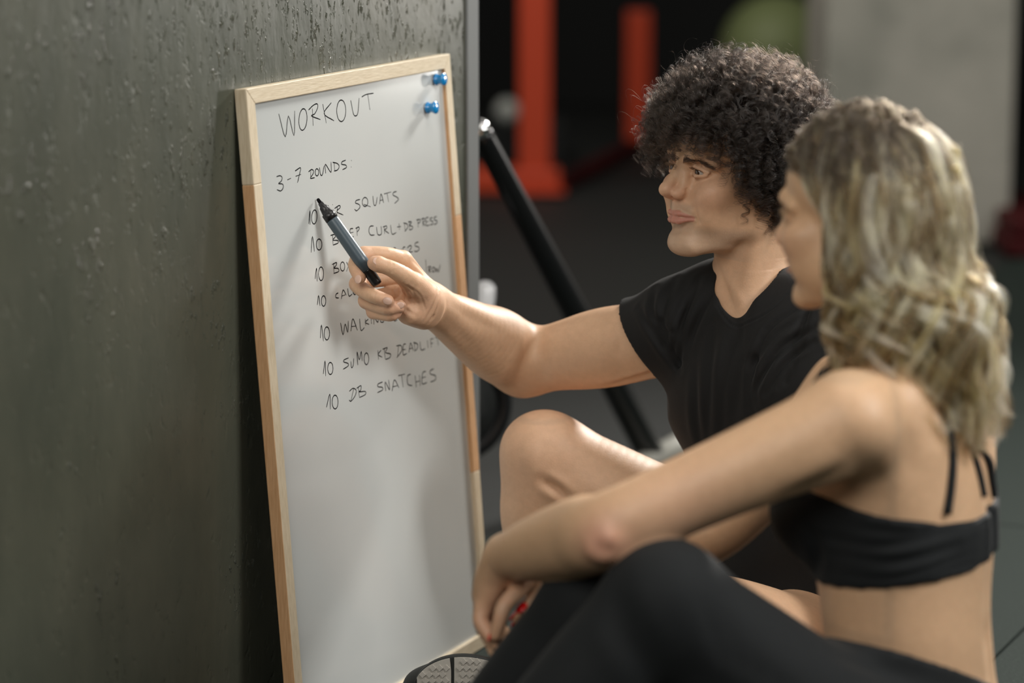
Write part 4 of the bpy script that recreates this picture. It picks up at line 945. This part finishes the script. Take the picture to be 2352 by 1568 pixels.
# right hand beyond it
wk2 = [at(1262, 1352, 3.40), at(1258, 1358, 3.42), at(1256, 1364, 3.44), at(1254, 1368, 3.455)]
for m_ in wk2: WH.rc(wW2, m_+np.array([.004, 0, .004]), .018, .0112, .010)
tips2 = [[at(1248, 1346, 3.375), at(1228, 1372, 3.365), at(1206, 1398, 3.36)], [at(1240, 1365, 3.41), at(1215, 1395, 3.40), at(1192, 1420, 3.40)],
         [at(1238, 1375, 3.435), at(1212, 1405, 3.425), at(1194, 1432, 3.42)], [at(1240, 1385, 3.455), at(1218, 1412, 3.45), at(1204, 1432, 3.445)]]
for m_, t_ in zip(wk2, tips2): WH.chain([m_]+t_, [.011, .0102, .0093, .008], .004)
WH.chain([wW2, at(1268, 1330, 3.385), at(1235, 1330, 3.375), at(1212, 1345, 3.372)], [.018, .012, .0100, .0082], .006)
azw, tw = math.radians(-31), math.radians(-4)
fw_ = nz((-math.cos(azw)*math.cos(tw), -math.sin(azw)*math.cos(tw), math.sin(tw))); rw_ = nz(np.cross(fw_, Z3)); uw_ = np.cross(rw_, fw_); SW = .00094
OW = at(1786, 541, 3.33)-(fw_*118+uw_*-33)*SW
WN = Body(); hbw = OW+(fw_*-20+uw_*-55)*SW
WN.chain([hbw, hbw*.5+wn*.5, wn], [.050, .047, .054], .03)
WL = Body()
wK1 = at(1528, 1376, 3.13); wH1 = at(2095, 1850, 3.22); wA1 = at(930, 2040, 3.15)
wK2 = at(1372, 1398, 3.27); wH2 = at(2010, 1800, 3.44); wA2 = at(905, 1960, 3.36)
WLb = Body()
for B_, dr_ in ((WL, 0), (WLb, -.010)):
  for a_, b_, c_ in ((wH1, wK1, wA1), (wH2, wK2, wA2)):
    B_.chain([a_, a_*.5+b_*.5, b_], [.092+dr_, .079+dr_, .058+dr_], .03); B_.chain([b_, b_*.68+c_*.32, c_], [.057+dr_, .057+dr_, .036+dr_/2], .03)
WB = Body()
for s_ in (WT, WA, WH, WN, WLb): WB.p += s_.p
PW, RWm = head(WB, OW, fw_, uw_, SW, False)
hlo, hhi = bounds([OW+(fw_*a+rw_*b+uw_*c)*SW for a in (-108, 122) for b in (-86, 86) for c in (-125, 120)], .004)
boxes = [(hlo, hhi, .0022*q_), (*bounds([wW, wk[0], wf[1][0][-1], wth[1], tips2[0][2], wk2[3], wW2], .022), .0019*q_),
         (*bounds([wE, wW, wLS], .06), .0036*q_), (*bounds([wW2, wE2, wRS, wLS, wc, ww, wn, wp], .14), .0050*q_), (*bounds([wH1, wH2, wK1, wK2, wA1, wA2], .10), .007*q_)]
V, Q = skin_mesh(WB, boxes)
C = np.tile(np.array([.67, .435, .265]), (len(V), 1)); C = face_col(V, C, PW, RWm, SW, False)
for p_, r_, a_, c_ in ((at(1385, 1248, 3.11), .030, .55, (.66, .28, .22)), (at(1570, 1195, 3.11), .07, .22, (.66, .34, .27)), (wK1, .001, 0, (0, 0, 0)), (at(1120, 1440, 3.36), .035, .35, (.62, .30, .22)), (at(1170, 1380, 3.33), .04, .35, (.64, .32, .24))):
    m_ = a_*gauss(V, p_, r_)[:, None]; C = C*(1-m_)+np.array(c_)*m_
wbody = mesh('body', V, Q, M['skin2'], wom, True, C)
folds(wbody, [([(1366, 1236), (1384, 1262), (1415, 1266)], .0040, .008), ([(1800, 1140), (1880, 1105), (1945, 1065)], .0045, .012), ([(2100, 980), (2090, 1050), (2105, 1120)], .0045, .020), ([(1930, 1000), (1985, 1060), (1990, 1120)], .003, .018)])
eyes(PW, RWm, SW, wom, nz(at(850, 640, 3.87)-PW(0, 80, 0)))
def nail(tip, ax_, nrm, r_, par, m):
    a_ = nz(ax_); n_ = np.array(nrm, float); n_ = nz(n_-a_*(n_@a_)); b_ = np.cross(a_, n_)
    return blob('nail', tip, np.array([b_, a_, n_]), (r_[0], r_[1], .0022), m, par, 10)
for (p_, off, nr) in ((tips2[0], (-1, -6, -.012), (-.6, -.6, .55)), (tips2[1], 0, (-.8, .3, .6)), (tips2[2], 0, (-.8, .3, .6))):
    nail(p_[2]+np.array(nz(nr))*.0068, p_[2]-p_[1], nr, (.0064, .0100), wom, M['red_nail'])
for p_, r_ in wf[:3]:
    nr = (-.95, .15, -.1); nail(p_[3]+nz(nr)*.0056, p_[3]-p_[2], nr, (.0048, .0066), wom, M['red_nail'])
nail(wth[4]+nz((-.95, .1, -.1))*.0058, wth[4]-wth[3], (-.95, .1, -.1), (.005, .007), wom, M['red_nail'])

# crop top
g1 = plane3(at(1850, 1345, 3.25), at(2055, 1360, 3.165), at(2283, 1252, 3.33)); g2 = plane3(at(1800, 1105, 3.25), at(2015, 1192, 3.165), at(2268, 1134, 3.33))
TP = Body(WT); rr_ = np.random.RandomState(8)
for k in range(6):
    y0 = 1205+k*24+rr_.rand()*8; TP.crease([at(1880, y0+8, 3.17), at(2020, y0+16+4*k % 9, 3.14), at(2160, y0+4-3*k, 3.18), at(2262, y0-38, 3.24)], .0022, .005)
def bra(F, ax):
    F = F-.0045; return np.maximum(np.maximum(F, pl(ax, g1[0], g1[1], -1)), pl(ax, *g2))
V, Q = skin_mesh(TP, [(*bounds([wc], .19), .0038*q_)], bra)
top = mesh('crop_top', V, Q, M['lycra'], wom, True)
folds(top, [([(1880, 1232), (2000, 1254), (2120, 1236), (2250, 1192)], .0030, .006), ([(1900, 1268), (2050, 1288), (2200, 1252)], .0028, .005), ([(1890, 1312), (2050, 1328), (2240, 1266)], .0016, .0025), ([(1960, 1215), (2080, 1222), (2200, 1190)], .0024, .005), ([(1850, 1200), (1880, 1260), (1870, 1320)], .003, .007)])
wb = bvh(wbody)
def on_body(x, y, d, off=.002):
    p, n, i, dd = wb.find_nearest(Vector(at(x, y, d))); return np.array(p)+np.array(n)*off
def ribbon(name, pts, w, par, m):
    P_ = [on_body(*q) for q in pts]; P_ = bez(P_, 5); tube(name, P_, w, m, par, 10)
ribbon('strap', [(2158, 1178, 3.2), (2172, 1110, 3.2), (2186, 1050, 3.2), (2192, 980, 3.2), (2150, 920, 3.2)], .0052, top, M['lycra'])
ribbon('strap', [(2268, 1142, 3.3), (2258, 1105, 3.3), (2243, 1060, 3.3), (2222, 1010, 3.3), (2190, 960, 3.28)], .0052, top, M['lycra'])
for q in (-1, 1):
    sh = wn*.5+(wRS if q > 0 else wLS)*.5
    P_ = []
    for p in (wc+wF*.13+wR*.06*q+Z3*.05, wc*.4+wu*.6+wF*.12+wR*.06*q, wu+wF*.10+wR*.065*q+Z3*.03, sh+wF*.05+Z3*.03, sh+Z3*.06, sh-wF*.05+Z3*.03, wu-wF*.10+wR*.05*q+Z3*.03):
        h_ = wb.find_nearest(Vector(p)); P_.append(np.array(h_[0])+np.array(h_[1])*.002)
    tube('strap', bez(P_, 6), .0050, M['lycra'], top, 10)
ribbon('strap', [(2248, 1142, 3.25), (2240, 1100, 3.25), (2226, 1050, 3.25), (2208, 1000, 3.25)], .0045, top, M['lycra'])
bandx = on_body(2268, 1180, 3.3, .004)
# leggings
g3 = plane3(at(1868, 1462, 3.28), at(2060, 1492, 3.17), at(2262, 1580, 3.33))
LG = Body(); LG.p = list(WL.p)+[p for p in WT.p if p[0] == 'el']
def leg(F, ax):
    F = F-.004; c = pl(ax, *g3)
    return np.maximum(F, c)
LG2 = Body(); LG2.p = WL.p+WT.p[:2]+WT.p[6:8]
for k in range(5): LG2.crease([wK1+np.array([.06+.02*k, -.06, -.05-.01*k]), wK1+np.array([.03+.02*k, -.07, .04-.02*k])], .0022, .007)
V, Q = skin_mesh(LG2, [(*bounds([wH1, wH2, wK1, wK2, wA1, wA2, wp], .15), .0055*q_)], lambda F, ax: np.where(ax[0][:, None, None] > 1e9, F, np.maximum(F-.004, np.where((ax[0][:, None, None] > wp[0]-.125), pl(ax, *g3), -1))))
lg_o = mesh('leggings', V, Q, M['lycra'], wom, True)
folds(lg_o, [([(1405, 1350), (1440, 1440), (1500, 1560)], .0036, .014), ([(1600, 1290), (1640, 1400), (1700, 1500)], .002, .02), ([(1900, 1500), (1990, 1530), (2100, 1560)], .003, .010)])
sneaker(wA1, wF-wR*.1, wom); sneaker(wA2, wF+wR*.1, wom)

# blond waves
def waves(n, strands, kpt, seed):
    r = np.random.RandomState(seed); out = []; cols = []; k = 0
    hc_ = PW(0, -8, 38)
    while k < n:
        d = r.randn(3); d /= np.linalg.norm(d); root = np.array([0, -6, 38])+d*np.array([76, 96, 77]); x, y, z = root
        if z < -40: continue
        if y > 50 and z < 52: continue
        if 12 < y <= 50 and z < 52-(50-y)*.85: continue
        if -10 < y <= 12 and z < 15: continue
        k += 1
        # side: from the parting the hair falls to the left or right
        sd = -1 if x < 6 else 1
        ang = math.atan2(-(y+6), x*1.15)                    # azimuth around the head, 0 = right side
        if y > 0: ang = math.atan2(-(y*.25+6+4), x if abs(x) > 20 else sd*28)+r.randn()*.10
        ang += r.randn()*.16
        ca, sa = math.cos(ang), math.sin(ang)
        lvl = r.uniform(.84, 1.12)
        zend = -(200+72*np.clip(sa+.25, 0, 1))*lvl
        rad = r.uniform(.74, 1.08)
        rx_, ry_ = 92*rad, 98*rad
        up = root+d*np.array([8, 8, 14])*r.uniform(.7, 1.2)
        side_ = np.array([ca*88, -sa*112-10, 15+r.randn()*14])*np.array([1, 1, 1])
        if y > 0: side_[1] = max(side_[1], y*.35-10)*1.0 if y < 40 else y*.5-8
        mid = np.array([ca*(92+10*rad), -sa*110-14+(14 if y > 20 else 0), -70])
        low = np.array([ca*rx_*1.12, -sa*ry_*1.26-24, -140])
        end = np.array([ca*rx_*r.uniform(.85, 1.12), -sa*ry_*r.uniform(1.05, 1.3)-28, zend])
        core = np.array(bez([root-d*3, up, side_, mid, low, end], 9)); s = np.linspace(0, 1, len(core)); ss = np.linspace(0, 1, kpt)
        ci = np.array([np.interp(ss, s, core[:, c]) for c in range(3)]).T
        t = np.gradient(ci, axis=0); t /= np.linalg.norm(t, axis=1)[:, None]
        a = np.cross(t, np.array([ca, -sa, .1])); a /= np.linalg.norm(a, axis=1)[:, None]; b = np.cross(t, a)
        ph = r.uniform(0, 6.3); turns = r.uniform(2.6, 3.8)*r.choice([-1, 1]); A = r.uniform(9, 17); tone = r.uniform(0, 1)
        sp_ = r.uniform(2.4, 4.4); ph = r.uniform(0, 6.3); turns = r.uniform(2.3, 3.4)*r.choice([-1, 1]); A = r.uniform(11, 25)
        base = np.array([.36, .25, .085])*(1-tone)+np.array([.92, .80, .46])*tone if r.rand() > .38 else np.array([.070, .042, .015])
        lo_ = -abs(r.randn())*11+3
        for _ in range(strands):
            amp = A*np.clip((ss-.30)/.45, 0, 1)**1.3*(1+.15*r.randn()); an = ph+.12*r.randn()+2*math.pi*turns*ss**1.25
            of = (a*r.randn()+b*r.randn()*.7)*sp_*(.35+.65*np.sin(np.pi*np.clip(ss, 0, .85)))[:, None]
            st = ci+a*(amp*np.cos(an))[:, None]+b*(amp*np.sin(an)*.8)[:, None]+of
            lm = np.interp(st[:, 2], [-200, -130, 0, 30, 60, 75], [2, 6, 10, 36, 70, 130])+lo_; st[:, 1] = lm-np.logaddexp(0, (lm-st[:, 1])/5)*5
            m = np.clip((ss-.16-.15*r.rand())/(.16), 0, 1)[:, None]
            c = np.array([.026, .018, .011])*(1-m)+base*r.uniform(.8, 1.2)*m
            out.append(st); cols.append(c)
    return np.array(out), np.array(cols)
S1, C1 = waves(120 if FAST else 560, 12 if FAST else 44, 50, 4)
S2, C2 = waves(30 if FAST else 160, 1, 50, 9); S2[..., :] += np.random.RandomState(1).randn(len(S2), 1, 3)*9*np.linspace(0, 1, 50)[None, :, None]
S = np.concatenate([S1, S2]); 
S = to_world(S, PW, RWm, SW)
hair_obj('hair', S, .00019 if not FAST else .0005, np.concatenate([C1, C2]), M['hair2'], wom, 'shoulder length wavy blond hair with darker roots')
brow(PW, RWm, SW, wom, 120, (.10, .06, .03))
